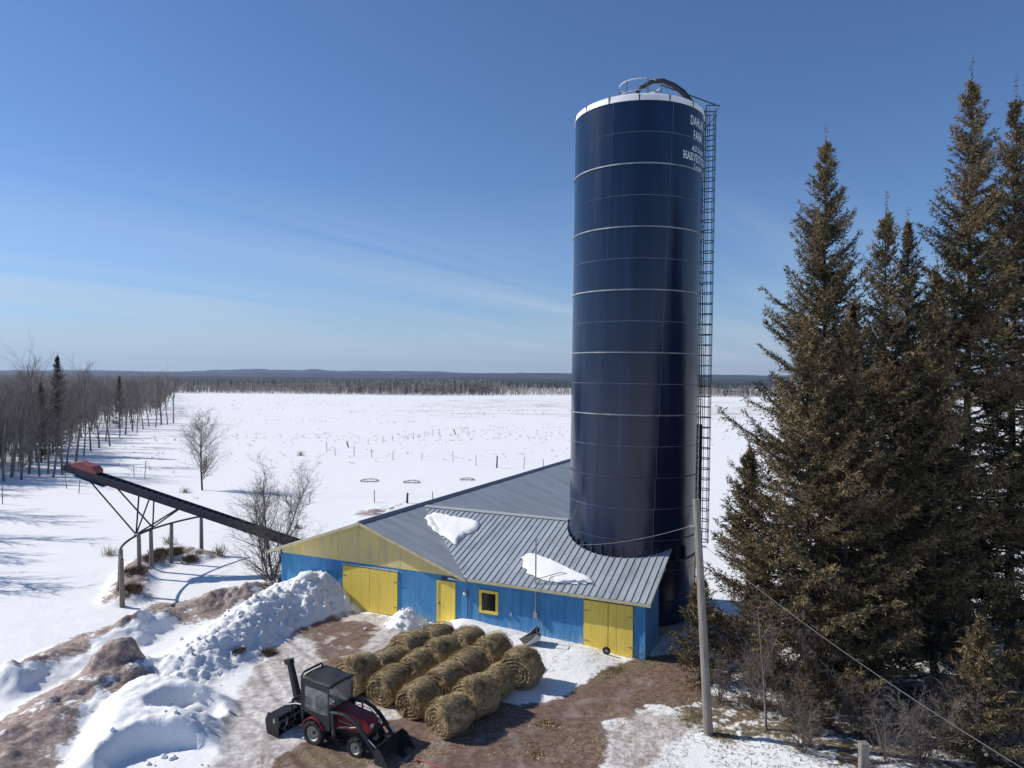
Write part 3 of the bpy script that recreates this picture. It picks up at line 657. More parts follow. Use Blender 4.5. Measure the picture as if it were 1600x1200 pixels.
# double doors
def leaf(t0, t1, z1, hinge):
    d = thing_part('door')
    w = (t1 - t0) / 3
    for k in range(3):
        b_ = MB(); b_.box((t0 + w * (k + 0.5), -0.03 + rnd.uniform(-0.003, 0.003), (z1 + 0.03) / 2), (w - 0.005, 0.05, z1 - 0.03))
        b_.build('plank', M['door_yellow'], d)
    for zz in (0.45, z1 - 0.45):
        x0 = t0 - 0.22 if hinge < 0 else t1 - 0.30
        MB().box((x0 + 0.26, -0.066, zz), (0.34, 0.016, 0.03)).build('strap_hinge', M['steel'], d)
    return d
def thing_part(name):
    o = bpy.data.objects.new(name, None); COL.objects.link(o); o.parent = barn; o.empty_display_size = 0.2; return o
mid = (D1[0] + D1[1]) / 2; leaf(D1[0] + 0.01, mid - 0.008, 2.10, -1); leaf(mid + 0.008, D1[1] - 0.01, 2.10, 1)
mid = 17.58; leaf(D2[0] + 0.01, mid - 0.012, 2.12, -1); leaf(mid + 0.012, D2[1] - 0.01, 2.12, 1)
MB().box((5.55, -0.03, 2.17), (3.3, 0.05, 0.06)).build('door_track', M['galv'], barn)
d = MB().box(((MD[0] + MD[1]) / 2, -0.005, 1.0), (0.86, 0.05, 1.94)).build('entrance_door', M['door_yellow'], barn)
MB().box((MD[0] + 0.03, -0.02, 1.0), (0.06, 0.08, 2.02)).box((MD[1] - 0.03, -0.02, 1.0), (0.06, 0.08, 2.02)).box(((MD[0] + MD[1]) / 2, -0.02, 2.015), (0.97, 0.08, 0.06)).build('frame', M['door_yellow'], d)
MB().lathe([(0.0, -0.09), (0.035, -0.085), (0.035, -0.06), (0.015, -0.05), (0.015, -0.02)], 10, 'y', (MD[0] + 0.14, 0, 0.98)).build('handle', M['dark_metal'], d, True)
wtc = (WI[0] + WI[1]) / 2
wf = MB().box((WI[0] + 0.04, -0.025, 1.38), (0.12, 0.07, 1.02)).box((WI[1] - 0.04, -0.025, 1.38), (0.12, 0.07, 1.02)).box((wtc, -0.027, 1.84), (0.80, 0.065, 0.12)).box((wtc, -0.027, 0.92), (0.80, 0.065, 0.12)).build('window', M['door_yellow'], barn)
MB().box((wtc, 0.03, 1.38), (0.82, 0.012, 0.86)).build('pane', M['glass_dark'], wf)
MB().box((WI[0] + 0.16, 0.01, 1.2), (0.03, 0.03, 0.56)).build('sash_bar', M['wood_old'], wf)
# globe lamp, conduit, box, mast
gl = MB().lathe([(0.0, -0.11), (0.06, -0.09), (0.085, -0.03), (0.06, 0.03), (0.0, 0.05)], 14, 'z', (10.86, -0.13, 1.66)).build('globe_lamp', M['white_paint'], barn, True)
MB().tube([(10.86, -0.13, 1.69), (10.86, -0.13, 1.76), (10.86, -0.02, 1.76)], 0.02, 8).build('bracket', M['galv'], gl)
MB().tube([(10.96, -0.035, 0.1), (10.96, -0.035, 1.75)], 0.018, 6).build('conduit', M['conv_navy'], barn)
MB().box((13.15, -0.05, 1.0), (0.10, 0.06, 0.14)).build('outlet_box', M['grey_light'], barn, bevel=0.01)
T_MAST = 14.34
ms = MB().tube([(T_MAST, -0.12, 1.05), (T_MAST, -0.12, 4.42), (T_MAST + 0.06, -0.16, 4.50), (T_MAST + 0.14, -0.18, 4.46)], 0.034, 8).build('service_mast', M['steel'], barn, True)
MB().box((T_MAST, -0.10, 1.15), (0.16, 0.12, 0.26)).build('meter_box', M['grey_light'], ms, bevel=0.012)
MB().tube([(T_MAST, -0.12, 2.72), (T_MAST + 0.9, 0.45, 2.98), (T_MAST + 1.5, 0.85, z_shed(0.85) + 0.05)], 0.014, 6).build('brace', M['dark_metal'], ms)
def mast_top(): return bw(T_MAST + 0.10, -0.16, 4.40)
# corner boards
MB().box((0.04, -0.03, 1.1), (0.1, 0.05, 2.3)).build('corner_board', M['wall_blue'], barn); MB().box((B_LEN - 0.05, -0.03, 1.15), (0.1, 0.05, 2.4)).build('corner_board', M['wall_blue'], barn)

# snow left lying on the roof
def roof_snow(pts, P, label, th):
    poly = np.array(pts); c = poly.mean(0); rs = np.linspace(0, 1, 16); K = 90
    per = []
    seg = np.concatenate([poly, poly[:1]]); L = np.cumsum([0] + [np.hypot(*(seg[i + 1] - seg[i])) for i in range(len(poly))])
    for k in range(K):
        d = L[-1] * k / K; j = np.searchsorted(L, d, 'right') - 1; u = (d - L[j]) / (L[j + 1] - L[j]); per.append(seg[j] * (1 - u) + seg[j + 1] * u)
    per = np.array(per); sm = per.copy()
    for _ in range(5): sm = (np.roll(sm, 1, 0) + sm * 2 + np.roll(sm, -1, 0)) / 4
    sm = c + (sm - c) * (1 + 0.22 * (fbm(np.arange(K) * 0.55, np.zeros(K) + th * 70, 7, 3)[:, None] - 0.5))
    b_ = MB(); v, f = [], []
    for r_ in rs:
        for k in range(K):
            q = c + (sm[k] - c) * r_; h = th * min(1, (1 - r_) * 6) ** 0.5 * (0.75 + 0.5 * float(fbm(np.array([q[0] * 1.3]), np.array([q[1] * 1.3]), 12, 3)[0]))
            p = P(q[0], q[1]); v.append((p[0], p[1], p[2] + 0.03 + h * (1 if r_ < 1 else 0)))
    for i_ in range(len(rs) - 1):
        for k in range(K): f.append((i_ * K + k, i_ * K + (k + 1) % K, (i_ + 1) * K + (k + 1) % K, (i_ + 1) * K + k))
    b_.add(v, f); o = b_.build('snow_patch', M['roof_snow'], None, True)
    o.location = barn.location; o.rotation_euler = barn.rotation_euler
    return tag(o, label, 'snow')
def roof_hit(px, py, S=True):
    best = None; d = CAM_ROT @ Vector(((px - 800) / FPX, (600 - py) / FPX, -1)); o = Vector((0, 0, CAM_H))
    for k in np.arange(25, 60, 0.02):
        p = o + d * k; rel = p - Vector((BL.x, BL.y, 0)); t, s = rel.dot(BU), rel.dot(BV)
        z = z_shed(s) if t > t_valley(min(s, S_R)) else z_main(t)
        if p.z <= z: return (t, s)
P_roof = lambda t, s: (t, s, z_shed(s) + 0.03 if t > t_valley(min(s, S_R)) else z_main(t))
roof_snow([roof_hit(*q) for q in ((666, 808), (676, 803), (700, 808), (730, 813), (752, 818), (742, 832), (722, 840), (711, 853), (700, 843), (680, 831), (667, 820))], P_roof, 'white patch of old snow in the roof valley beside the smooth grey roof', 0.13)
roof_snow([roof_hit(*q) for q in ((820, 869), (833, 868), (860, 878), (895, 895), (927, 909), (920, 915), (890, 914), (850, 909), (829, 900), (814, 886))], P_roof, 'white strip of old snow on the ribbed roof behind the service mast', 0.13)
M['wire_grey'] = noise_mat('wire_grey', [(0.3, (0.13, 0.13, 0.13)), (0.7, (0.24, 0.24, 0.24))], 2, 4, 0.6)
M['ring_grey'] = noise_mat('ring_grey', [(0.3, (0.12, 0.14, 0.17)), (0.5, (0.24, 0.26, 0.29)), (0.7, (0.38, 0.40, 0.42))], 1.6, 5, 0.5)
# ---------------------------------------------------------------- silo
PHI = math.atan2(SILO_P.x, SILO_P.y)
silo = thing('silo', 'tall dark blue steel silo rising from the barn roof', 'silo', SILO_P, -PHI)
silo.rotation_euler = (0, R(0.5), -PHI)
def cyl(th, r, z): return (r * math.sin(th), -r * math.cos(th), z)
ZTOP = 23.8; NC = 17; CH = ZTOP / NC
b_ = MB(); b_.lathe([(SR - 0.018, 0.0), (SR - 0.018, ZTOP)], 96, caps=False); b_.build('liner', M['caulk'], silo, True)
pm_cache = {}
for c_ in range(NC):
    z1 = ZTOP - c_ * CH; z0 = z1 - CH
    for j in range(7):
        a0 = R(-22.0 - 0.9 * c_ + j * 360 / 7); a1 = a0 + 2 * math.pi / 7
        n_ = 14; v, f = [], []; ga = 0.011 / SR; tilt = rnd.uniform(-0.004, 0.004)
        for zz, dr in ((z0 + 0.011, -0.014), (z0 + 0.012, tilt), ((z0 + z1) / 2, 0.003), (z1 - 0.012, -tilt), (z1 - 0.011, -0.014)):
            for k in range(n_ + 1):
                th = a0 + ga + (a1 - a0 - 2 * ga) * k / n_; v.append(cyl(th, SR + dr, zz))
        for i_ in range(4):
            for k in range(n_): f.append((i_ * (n_ + 1) + k, i_ * (n_ + 1) + k + 1, (i_ + 1) * (n_ + 1) + k + 1, (i_ + 1) * (n_ + 1) + k))
        for k in (0, n_): pass
        bm_ = MB(); bm_.add(v, f); bm_.build('wall_sheet', M['enamel'], silo, True)
def ring(zc, h, dr, mat, name):
    return MB().lathe([(SR - 0.01, zc - h / 2), (SR + dr, zc - h / 2), (SR + dr, zc + h / 2), (SR - 0.01, zc + h / 2)], 96, caps=False).build(name, mat, silo, True)
for k in range(1, 9):
    zc = ZTOP - 2 * CH * k - 0.2
    if zc > 9: ring(zc + 0.2, 0.05, 0.045, M['ring_grey'], 'stiffener_ring')
    elif zc > 1: ring(zc + 0.2, 0.05, 0.03, M['conv_navy'], 'stiffener_ring')
# white rim in segments, domed roof
for j in range(14):
    a0 = 2 * math.pi * j / 14 + 0.006; a1 = 2 * math.pi * (j + 1) / 14 - 0.006; v, f = [], []
    for k in range(9):
        th = a0 + (a1 - a0) * k / 8
        v += [cyl(th, SR + 0.02, ZTOP - 0.03), cyl(th, SR + 0.05, ZTOP - 0.02), cyl(th, SR + 0.02, ZTOP + 0.22), cyl(th, SR - 0.16, ZTOP + 0.34)]
    for k in range(8):
        for q in range(3): f.append((k * 4 + q, k * 4 + 4 + q, k * 4 + 5 + q, k * 4 + 1 + q))
    MB().add(v, f).build('rim_segment', M['white_paint'], silo, True)
    MB().box(cyl(2 * math.pi * j / 14, SR + 0.03, ZTOP + 0.12), (0.05, 0.05, 0.28), Matrix.Rotation(2 * math.pi * j / 14, 3, 'Z')).build('rim_bolt_plate', M['dark_metal'], silo)
roof = MB().lathe([(SR - 0.10, ZTOP + 0.20), (SR - 0.2, ZTOP + 0.30), (2.0, ZTOP + 0.62), (1.0, ZTOP + 0.82), (0.5, ZTOP + 0.88), (0.0, ZTOP + 0.89)], 56).build('roof', M['white_paint'], silo, True)
MB().lathe([(0.42, ZTOP + 0.8), (0.42, ZTOP + 1.02), (0.0, ZTOP + 1.08)], 24).build('hatch', M['galv'], roof, True)
# guard rail round the hatch
RC = (0.05, 0.0)
for zz, rr_ in ((ZTOP + 1.78, 1.0), (ZTOP + 1.25, 1.0)):
    pts = [(RC[0] + rr_ * math.sin(a), RC[1] - rr_ * math.cos(a), zz) for a in np.linspace(0, 2 * math.pi, 37)]
    MB().tube(pts, 0.028, 6, False).build('guard_rail', M['galv'] if zz > ZTOP + 1.5 else M['steel'], silo, True)
for a in (-150, -95, -40, 20, 75, 130): MB().tube([(RC[0] + math.sin(R(a)), RC[1] - math.cos(R(a)), ZTOP + 0.75), (RC[0] + math.sin(R(a)), RC[1] - math.cos(R(a)), ZTOP + 1.80)], 0.028, 6).build('guard_post', M['dark_metal'], silo)
arc = [(-0.45, -0.5, ZTOP + 0.75), (-0.25, -0.55, ZTOP + 1.15), (0.1, -0.6, ZTOP + 1.5), (0.6, -0.6, ZTOP + 1.76), (1.1, -0.6, ZTOP + 1.76), (1.6, -0.6, ZTOP + 1.52), (2.05, -0.6, ZTOP + 1.15), (2.4, -0.6, ZTOP + 0.62)]
pipe = MB().tube(arc, [0.08, 0.09, 0.10, 0.105, 0.11, 0.12, 0.14, 0.16], 12).build('filler_pipe', M['dark_metal'], silo, True)
for k in (2, 3, 4, 5, 6): p = Vector(arc[k]); MB().tube([p - (Vector(arc[k + 1]) - p).normalized() * 0.03, p + (Vector(arc[k + 1]) - p).normalized() * 0.03], 0.125, 12).build('clamp', M['conv_belt'], pipe)
arc2 = [(x * 0.9 + 0.1, y + 0.9, z - 0.28) for x, y, z in arc[:6]]
MB().tube(arc2, 0.035, 6).build('breather_hose', M['dark_metal'], silo, True)
# ladder in its cage on the right
LA = R(97); lad_dir = Vector((math.sin(LA), -math.cos(LA), 0)); lad_tan = Vector((math.cos(LA), math.sin(LA), 0))
lc = lad_dir * (SR + 0.12)
for sgn in (-1, 1): MB().beam(lc + lad_tan * 0.21 * sgn + Vector((0, 0, 2.2)), lc + lad_tan * 0.21 * sgn + Vector((0, 0, ZTOP + 0.7)), 0.03, 0.05, lad_dir).build('ladder_rail', M['dark_metal'], silo)
rung_me = MB().tube([-lad_tan * 0.21, lad_tan * 0.21], 0.016, 6).mesh('rung')
for k in range(70): obj('rung', rung_me, M['dark_metal'], silo, lc + Vector((0, 0, 2.4 + 0.31 * k)))
hp = [lad_dir * 0.02 - lad_tan * 0.33 * 0 + (lad_dir * (0.25 - 0.25 * math.cos(a)) * 1.0 + lad_tan * 0.36 * math.sin(a)) for a in np.linspace(0.25, 2 * math.pi - 0.25, 22)]
hoop_me = MB().tube(hp, 0.024, 6).mesh('cage_hoop', True)
for k in range(41): obj('cage_hoop', hoop_me, M['dark_metal'], silo, lc + Vector((0, 0, 3.6 + 0.5 * k)))
for k in (4, 8, 11, 14, 18): MB().tube([lc + hp[k] + Vector((0, 0, 3.5)), lc + hp[k] + Vector((0, 0, ZTOP + 0.6))], 0.016, 5).build('cage_bar', M['dark_metal'], silo)
for k in range(9): zz = 3.0 + 2.6 * k; MB().beam(lad_dir * (SR + 0.0) + Vector((0, 0, zz)), lc + Vector((0, 0, zz)), 0.3, 0.03).build('ladder_bracket', M['dark_metal'], silo)
pf = lad_dir * (SR + 0.1)
MB().tube([pf - lad_tan * 0.4 + Vector((0, 0, ZTOP + 0.72)), pf + lad_dir * 0.62 - lad_tan * 0.4 + Vector((0, 0, ZTOP + 0.72)), pf + lad_dir * 0.62 + lad_tan * 0.4 + Vector((0, 0, ZTOP + 0.72)), pf + lad_tan * 0.4 + Vector((0, 0, ZTOP + 0.72))], 0.028, 6).build('platform_rail', M['dark_metal'], silo)
MB().tube([pf - lad_tan * 0.4 + Vector((0, 0, ZTOP + 0.18)), pf - lad_tan * 0.4 + Vector((0, 0, ZTOP + 0.72))], 0.025, 6).tube([pf - lad_dir * 0.1 - lad_tan * 0.4 + Vector((0, 0, ZTOP - 0.4)), pf + lad_dir * 0.5 - lad_tan * 0.4 + Vector((0, 0, ZTOP + 0.25)), pf - lad_tan * 0.4 + Vector((0, 0, ZTOP + 0.25))], 0.025, 6).build('platform_frame', M['dark_metal'], silo)
MB().tube([pf + lad_tan * 0.4 + Vector((0, 0, ZTOP + 0.18)), pf + lad_tan * 0.4 + Vector((0, 0, ZTOP + 0.72))], 0.025, 6).build('platform_post', M['dark_metal'], silo)
MB().tube([(RC[0] + 0.95, -0.25, ZTOP + 1.72), tuple(pf + lad_dir * 0.45 + lad_tan * -0.4 + Vector((0, 0, ZTOP + 0.74)))], 0.03, 6).tube([(RC[0] + 0.9, -0.3, ZTOP + 1.22), tuple(pf - lad_dir * 0.6 - lad_tan * 0.4 + Vector((0, 0, ZTOP + 0.45)))], 0.02, 6).build('handrail', M['dark_metal'], silo)
MB().tube([cyl(R(84), SR + 0.12, 0.3), cyl(R(84), SR + 0.12, 9.3)], 0.08, 8).build('riser_pipe', M['conv_navy'], silo, True)
for k in range(22):                           # anchor brackets round the foot
    th = R(-150 + k * 200 / 21); MB().box(cyl(th, SR + 0.05, 3.55), (0.07, 0.10, 0.62), Matrix.Rotation(th, 3, 'Z')).build('anchor_bracket', M['dark_metal'], silo)
MB().lathe([(SR + 0.02, 3.2), (SR + 0.06, 3.2), (SR + 0.06, 3.28), (SR + 0.02, 3.28)], 96, caps=False).build('foot_flange', M['dark_metal'], silo, True)
MB().lathe([(SR + 0.22, -0.3), (SR + 0.22, 0.35), (SR, 0.35)], 64).build('foundation', M['concrete'], silo, True)
# lettering
def glyph_mesh(txt, size, shear=0.0, spacing=1.0, width=1.0, offset=0.0, slab=False):
    out = MB(); x0 = 0.0
    for ch in txt:
        cu = bpy.data.curves.new('lettering', 'FONT'); cu.body = ch; cu.size = 1.0; cu.shear = shear; cu.offset = offset; cu.resolution_u = 4
        ob = bpy.data.objects.new('lettering', cu); COL.objects.link(ob)
        dg = bpy.context.evaluated_depsgraph_get(); me = bpy.data.meshes.new_from_object(ob.evaluated_get(dg))
        co = np.array([v_.co[:] for v_ in me.vertices]) if len(me.vertices) else np.zeros((0, 3))
        fs_ = [tuple(p.vertices) for p in me.polygons]
        COL.objects.unlink(ob); bpy.data.objects.remove(ob); bpy.data.meshes.remove(me); bpy.data.curves.remove(cu)
        if len(co) == 0: x0 += 0.3 * size * width; continue
        w = co[:, 0].max() - co[:, 0].min(); co[:, 0] -= co[:, 0].min()
        co = co * np.array([size * width, size, 1]); wch = w * size * width
        out.add([(p[0] + x0, p[1], 0.0) for p in co], fs_)
        if slab:
            capH = co[:, 1].max(); st = size * 0.09; sw = size * width * 0.17
            spots = {'H': [(0.1, 0), (0.9, 0), (0.1, 1), (0.9, 1)], 'A': [(0.06, 0), (0.94, 0)], 'R': [(0.1, 0), (0.92, 0), (0.08, 1)], 'V': [(0.06, 1), (0.94, 1)], 'E': [(0.08, 0), (0.08, 1)], 'T': [(0.5, 0)]}.get(ch, [])
            for fx, top in spots:
                cx = x0 + fx * wch; y0 = capH - st if top else 0
                out.add([(cx - sw, y0, 0), (cx + sw, y0, 0), (cx + sw, y0 + st, 0), (cx - sw, y0 + st, 0)], [(0, 1, 2, 3)])
        x0 += wch + 0.10 * size * width * spacing
    return out, x0
def silo_text(txt, deg_c, z, size, **kw):
    mb, W = glyph_mesh(txt, size, **kw); a0 = R(deg_c) - W / 2 / SR
    me = bpy.data.meshes.new('lettering'); me.from_pydata(mb.v, [], mb.f)
    bm = bmesh.new(); bm.from_mesh(me)
    bmesh.ops.triangulate(bm, faces=bm.faces)
    bmesh.ops.subdivide_edges(bm, edges=[e for e in bm.edges if e.calc_length() > 0.12], cuts=2)
    for v_ in bm.verts: v_.co = cyl(a0 + v_.co.x / SR, SR + 0.016, z + v_.co.y)
    bm.to_mesh(me); bm.free(); obj('lettering', me, M['letter_white'], silo)
silo_text('DAHLAN', 62, 22.98, 0.60, width=0.55, spacing=0.8, offset=0.012)
silo_text('FARM', 61.5, 22.36, 0.58, width=0.55, spacing=0.8, offset=0.012)
silo_text('A.O.Smith', 63, 21.83, 0.36, width=0.75, shear=0.35, spacing=0.4, offset=0.02)
silo_text('HARVESTORE', 61, 21.38, 0.48, width=0.60, spacing=1.6, offset=0.022, slab=True)
silo_text('System', 62.5, 21.04, 0.34, width=0.75, shear=0.35, spacing=0.3, offset=0.015)

# ---------------------------------------------------------------- utility pole and wires
PB = on_ground(1107, 1147); PT = gpY(1088, 780, PB.y + 0.1)
pole = thing('utility_pole', 'weathered leaning wooden utility pole in front of the spruces', 'pole', PB)
rp = [(0, 0, -0.4), (0, 0, 0)] ; dvec = PT - PB
pts = [dvec * k for k in np.linspace(-0.04, 1, 14)]
MB().tube(pts, [0.155 - 0.045 * k / 13 for k in range(14)], 14).build('shaft', M['wood_old'], pole, True)
MB().tube([dvec * 0.885 + Vector((-0.10, -0.02, 0)), dvec * 0.885 + Vector((-0.26, 0.02, 0))], 0.03, 8).build('insulator', M['grey_light'], pole)
MB().tube([dvec * 0.80 + Vector((0.10, -0.05, 0)), dvec * 0.80 + Vector((0.22, -0.1, 0))], 0.03, 8).build('insulator', M['grey_light'], pole)
MB().tube([dvec * 0.12 + Vector((-0.06, -0.13, 0)), dvec * 0.95 + Vector((-0.04, -0.11, 0))], 0.008, 5).build('ground_wire', M['steel'], pole)
def wire(a, c, sag, label):
    a = Vector(a); c = Vector(c); pts = [a.lerp(c, k / 24) - Vector((0, 0, sag * 4 * (k / 24) * (1 - k / 24))) for k in range(25)]
    o = MB().tube([p - a for p in pts], 0.007, 6).build('overhead_wire', M['wire_grey'], None, True, loc=a); return tag(o, label, 'wire')
wire(mast_top(), PB + dvec * 0.885 + Vector((-0.24, 0, 0)), 0.35, 'pale overhead wire from the roof mast to the utility pole')
wire(PB + dvec * 0.80 + Vector((0.2, -0.1, 0)), gpY(1640, 1226, 15.0), 0.25, 'pale overhead wire dropping from the pole across the spruces')
sb = on_ground(1349, 1203)
tag(MB().box((0, 0, 0.32), (0.24, 0.2, 0.9)).box((0, 0, 0.79), (0.28, 0.24, 0.05)).build('marker_post', M['wood_old'], None, bevel=0.015, loc=sb), 'short weathered grey post at the bottom edge below the spruces', 'post')

# ---------------------------------------------------------------- stable conveyor and its curved rail
CY = 41.5
def cp(px, py): return gpY(px, py, CY)
lo, up = cp(478, 854), cp(106, 729)
lo = Vector((lo.x + 0.35, CY, lo.z - 0.12))
conv = thing('conveyor', 'long dark elevator conveyor slanting up left from the barn roof', 'conveyor', (lo.x, lo.y, 0))
o3 = Vector((lo.x, lo.y, 0)); A_, B_ = lo - o3, up - o3; dd = (B_ - A_).normalized(); nn = Vector((-dd.z, 0, dd.x)); nn = nn if nn.z > 0 else -nn
def cb(name, mat, off_y, off_n, w, h, f0=0.0, f1=1.0, parent=conv):
    return MB().beam(A_.lerp(B_, f0) + Vector((0, off_y, 0)) + nn * off_n, A_.lerp(B_, f1) + Vector((0, off_y, 0)) + nn * off_n, w, h, nn).build(name, mat, parent)
for y_ in (-0.36, 0.36):
    sd = cb('side_panel', M['conv_belt'], y_, 0.0, 0.03, 0.28)
    cb('top_rail', M['conv_navy'], y_, 0.17, 0.08, 0.06, parent=sd); cb('bottom_rail', M['conv_navy'], y_, -0.17, 0.08, 0.07, parent=sd)
    for k in range(14): f_ = (k + 0.5) / 14; p = A_.lerp(B_, f_) + Vector((0, y_ * 1.06, 0)); MB().beam(p - nn * 0.13, p + nn * 0.13, 0.05, 0.04, dd).build('stiffener', M['conv_navy'], sd)
cb('belt', M['conv_belt'], 0, 0.08, 0.66, 0.02); cb('return_pan', M['conv_navy'], 0, -0.12, 0.68, 0.02)
slat_me = None
for k in range(40):
    f_ = (k + 0.5) / 40; p = A_.lerp(B_, f_) + nn * 0.14; MB().beam(p - Vector((0, 0.31, 0)), p + Vector((0, 0.31, 0)), 0.04, 0.05, nn).build('flight', M['dark_metal'], conv)
hd = A_.lerp(B_, 0.93); q = Matrix((dd, Vector((0, 1, 0)), nn)).transposed()
cv = MB(); cv.prism([(-0.8, -0.02), (0.65, -0.02), (0.75, 0.16), (0.4, 0.34), (-0.5, 0.34), (-0.8, 0.16)], -0.42, 0.42, lambda u, v, w: tuple(hd + q @ Vector((u, w, v + 0.21))))
hc = cv.build('motor_cover', M['red_faded'], conv, bevel=0.03)
MB().tube([tuple(B_ + Vector((0, -0.45, 0))), tuple(B_ + Vector((0, 0.45, 0)))], 0.13, 12).build('head_drum', M['dark_metal'], conv, True)
MB().prism([(-1.5, -0.34), (0.35, -0.28), (0.35, -0.25), (-1.5, -0.31)], -0.5, 0.5, lambda u, v, w: tuple(hd + q @ Vector((u, w, v)))).build('drip_tray', M['conv_blue'], conv)
# rail on posts
rail_px = [(314.4, 806.7), (276, 816), (245, 826), (220.5, 833.5), (199, 845), (187, 862), (186, 872)]
rail_c = [gp(x, y, 2.45) for x, y in rail_px]
# fit a circle through three of them
def circ(a, b2, c2):
    ax, ay, bx, by, cx, cy = a.x, a.y, b2.x, b2.y, c2.x, c2.y; d = 2 * (ax * (by - cy) + bx * (cy - ay) + cx * (ay - by))
    ux = ((ax * ax + ay * ay) * (by - cy) + (bx * bx + by * by) * (cy - ay) + (cx * cx + cy * cy) * (ay - by)) / d
    uy = ((ax * ax + ay * ay) * (cx - bx) + (bx * bx + by * by) * (ax - cx) + (cx * cx + cy * cy) * (bx - ax)) / d
    return Vector((ux, uy, 0)), math.hypot(ax - ux, ay - uy)
rc, rr_ = circ(rail_c[0], rail_c[3], rail_c[5])
ang = [math.atan2(p.y - rc.y, p.x - rc.x) % (2 * math.pi) for p in (rail_c[0], rail_c[6])]
track = thing('curved_track', 'curved steel rail on wooden posts carrying the conveyor', 'track', (rail_c[3].x, rail_c[3].y, 0))
ob_ = Vector((rail_c[3].x, rail_c[3].y, 0))
arcp = [Vector((rc.x + rr_ * math.cos(a), rc.y + rr_ * math.sin(a), 2.45)) - ob_ for a in np.linspace(ang[0] - 0.02, ang[1] + 0.03, 40)]
MB().tube(arcp, 0.06, 8).build('rail', M['dark_metal'], track, True)
pole_a = [ang[0], ang[0] * 0.79 + ang[1] * 0.21, ang[0] * 0.62 + ang[1] * 0.38, ang[0] * 0.50 + ang[1] * 0.50, ang[0] * 0.20 + ang[1] * 0.80, ang[1] + 0.0]
for a in pole_a:
    x, y = rc.x + rr_ * math.cos(a), rc.y + rr_ * math.sin(a); g = gz1(x, y); j = rnd.uniform(-0.05, 0.05)
    MB().tube([(x - ob_.x + j, y - ob_.y, g - 0.2), (x - ob_.x + j * 0.5, y - ob_.y, (g + 2.4) / 2), (x - ob_.x, y - ob_.y, 2.39)], [0.125, 0.115, 0.105], 10).build('post', M['wood_old'], track, True)
# legs of the conveyor standing on the rail
am = [(pole_a[2] * 0.9 + pole_a[1] * 0.1), pole_a[3] * 0.9 + pole_a[4] * 0.1]
foot = [Vector((rc.x + rr_ * math.cos(a), rc.y + rr_ * math.sin(a), 2.53)) - o3 for a in am]
def onconv(px, oy): p = cp(px, 0); f_ = (p.x - lo.x) / (up.x - lo.x); return A_.lerp(B_, f_) + Vector((0, oy, 0)) - nn * 0.2
legs = [(foot[1], onconv(224, -0.36)), (foot[0], onconv(238, 0.36)), (foot[1], onconv(145, -0.36)), (foot[0], onconv(172, 0.36)), (foot[0], onconv(286, -0.36)), (foot[1], onconv(282, 0.36)), (foot[1], onconv(233, 0.3))]
for a, c in legs: MB().tube([a, c], 0.045, 6).build('leg', M['dark_metal'], conv)
MB().tube([foot[0], foot[1]], 0.04, 6).build('cross_bar', M['dark_metal'], conv)
for f_ in foot: MB().tube([f_ + Vector((-0.1, 0, -0.02)), f_ + Vector((0.1, 0, -0.02))], 0.07, 10).build('roller', M['steel'], conv)

# ---------------------------------------------------------------- tractor (x forward, y left, z up; rear axle at the origin)
rw = on_ground(492, 1160); hdg = math.atan2(-0.46, 0.89)
tc_ = Vector((rw.x, rw.y, 0)) + Vector((math.cos(hdg + math.pi / 2), math.sin(hdg + math.pi / 2), 0)) * 0.50
trac = thing('tractor', 'small red tractor with black canvas cab, front loader and rear snow blower', 'tractor', (tc_.x, tc_.y, gz1(tc_.x, tc_.y) + 0.0), hdg)
def wheel(x, y, r, w):
    g = bpy.data.objects.new('wheel', None); COL.objects.link(g); g.parent = trac; g.location = (x, y, r - 0.03); g.empty_display_size = 0.2
    t = MB(); pr = [(r * 0.58, -w * 0.42), (r * 0.72, -w * 0.5), (r * 0.9, -w * 0.48), (r * 0.95, -w * 0.36), (r * 0.955, w * 0.36), (r * 0.9, w * 0.48), (r * 0.72, w * 0.5), (r * 0.58, w * 0.42)]
    t.lathe(pr + [pr[0]], 28, 'y')
    for k in range(20):                        # lugs in two slanted rows
        a = 2 * math.pi * k / 20; sg = 1 if k % 2 else -1
        p0 = Vector((math.cos(a) * r * 0.97, sg * w * 0.46, math.sin(a) * r * 0.97)); a2 = a + 0.22; p1 = Vector((math.cos(a2) * r * 0.97, sg * 0.0, math.sin(a2) * r * 0.97))
        t.beam(p0, p1, 0.035, 0.05, Vector((math.cos(a), 0, math.sin(a))))
    t.build('tyre', M['rubber'], g, True)
    sgn = 1 if y > 0 else -1
    MB().lathe([(0.0, sgn * w * 0.10), (r * 0.18, sgn * w * 0.12), (r * 0.2, sgn * w * 0.02), (r * 0.45, sgn * w * 0.05), (r * 0.52, sgn * w * 0.28), (r * 0.60, sgn * w * 0.40), (r * 0.60, -sgn * w * 0.40)], 24, 'y').build('rim', M['rim_cream'], g, True)
    MB().lathe([(r * 0.14, sgn * w * 0.10), (r * 0.14, sgn * w * 0.2), (0, sgn * w * 0.22)], 10, 'y').build('hub', M['dark_metal'], g, True)
for s_ in (-1, 1): wheel(0, s_ * 0.50, 0.40, 0.29); wheel(1.62, s_ * 0.47, 0.30, 0.21)
bl_ = M['black_paint']; rd = M['red_paint']
MB().box((0.75, 0, 0.47), (1.9, 0.30, 0.26)).box((0.0, 0, 0.42), (0.5, 0.7, 0.28)).box((1.62, 0, 0.33), (0.16, 0.8, 0.12)).box((0.55, 0, 0.30), (0.7, 0.9, 0.06)).build('chassis', M['dark_metal'], trac, bevel=0.02)
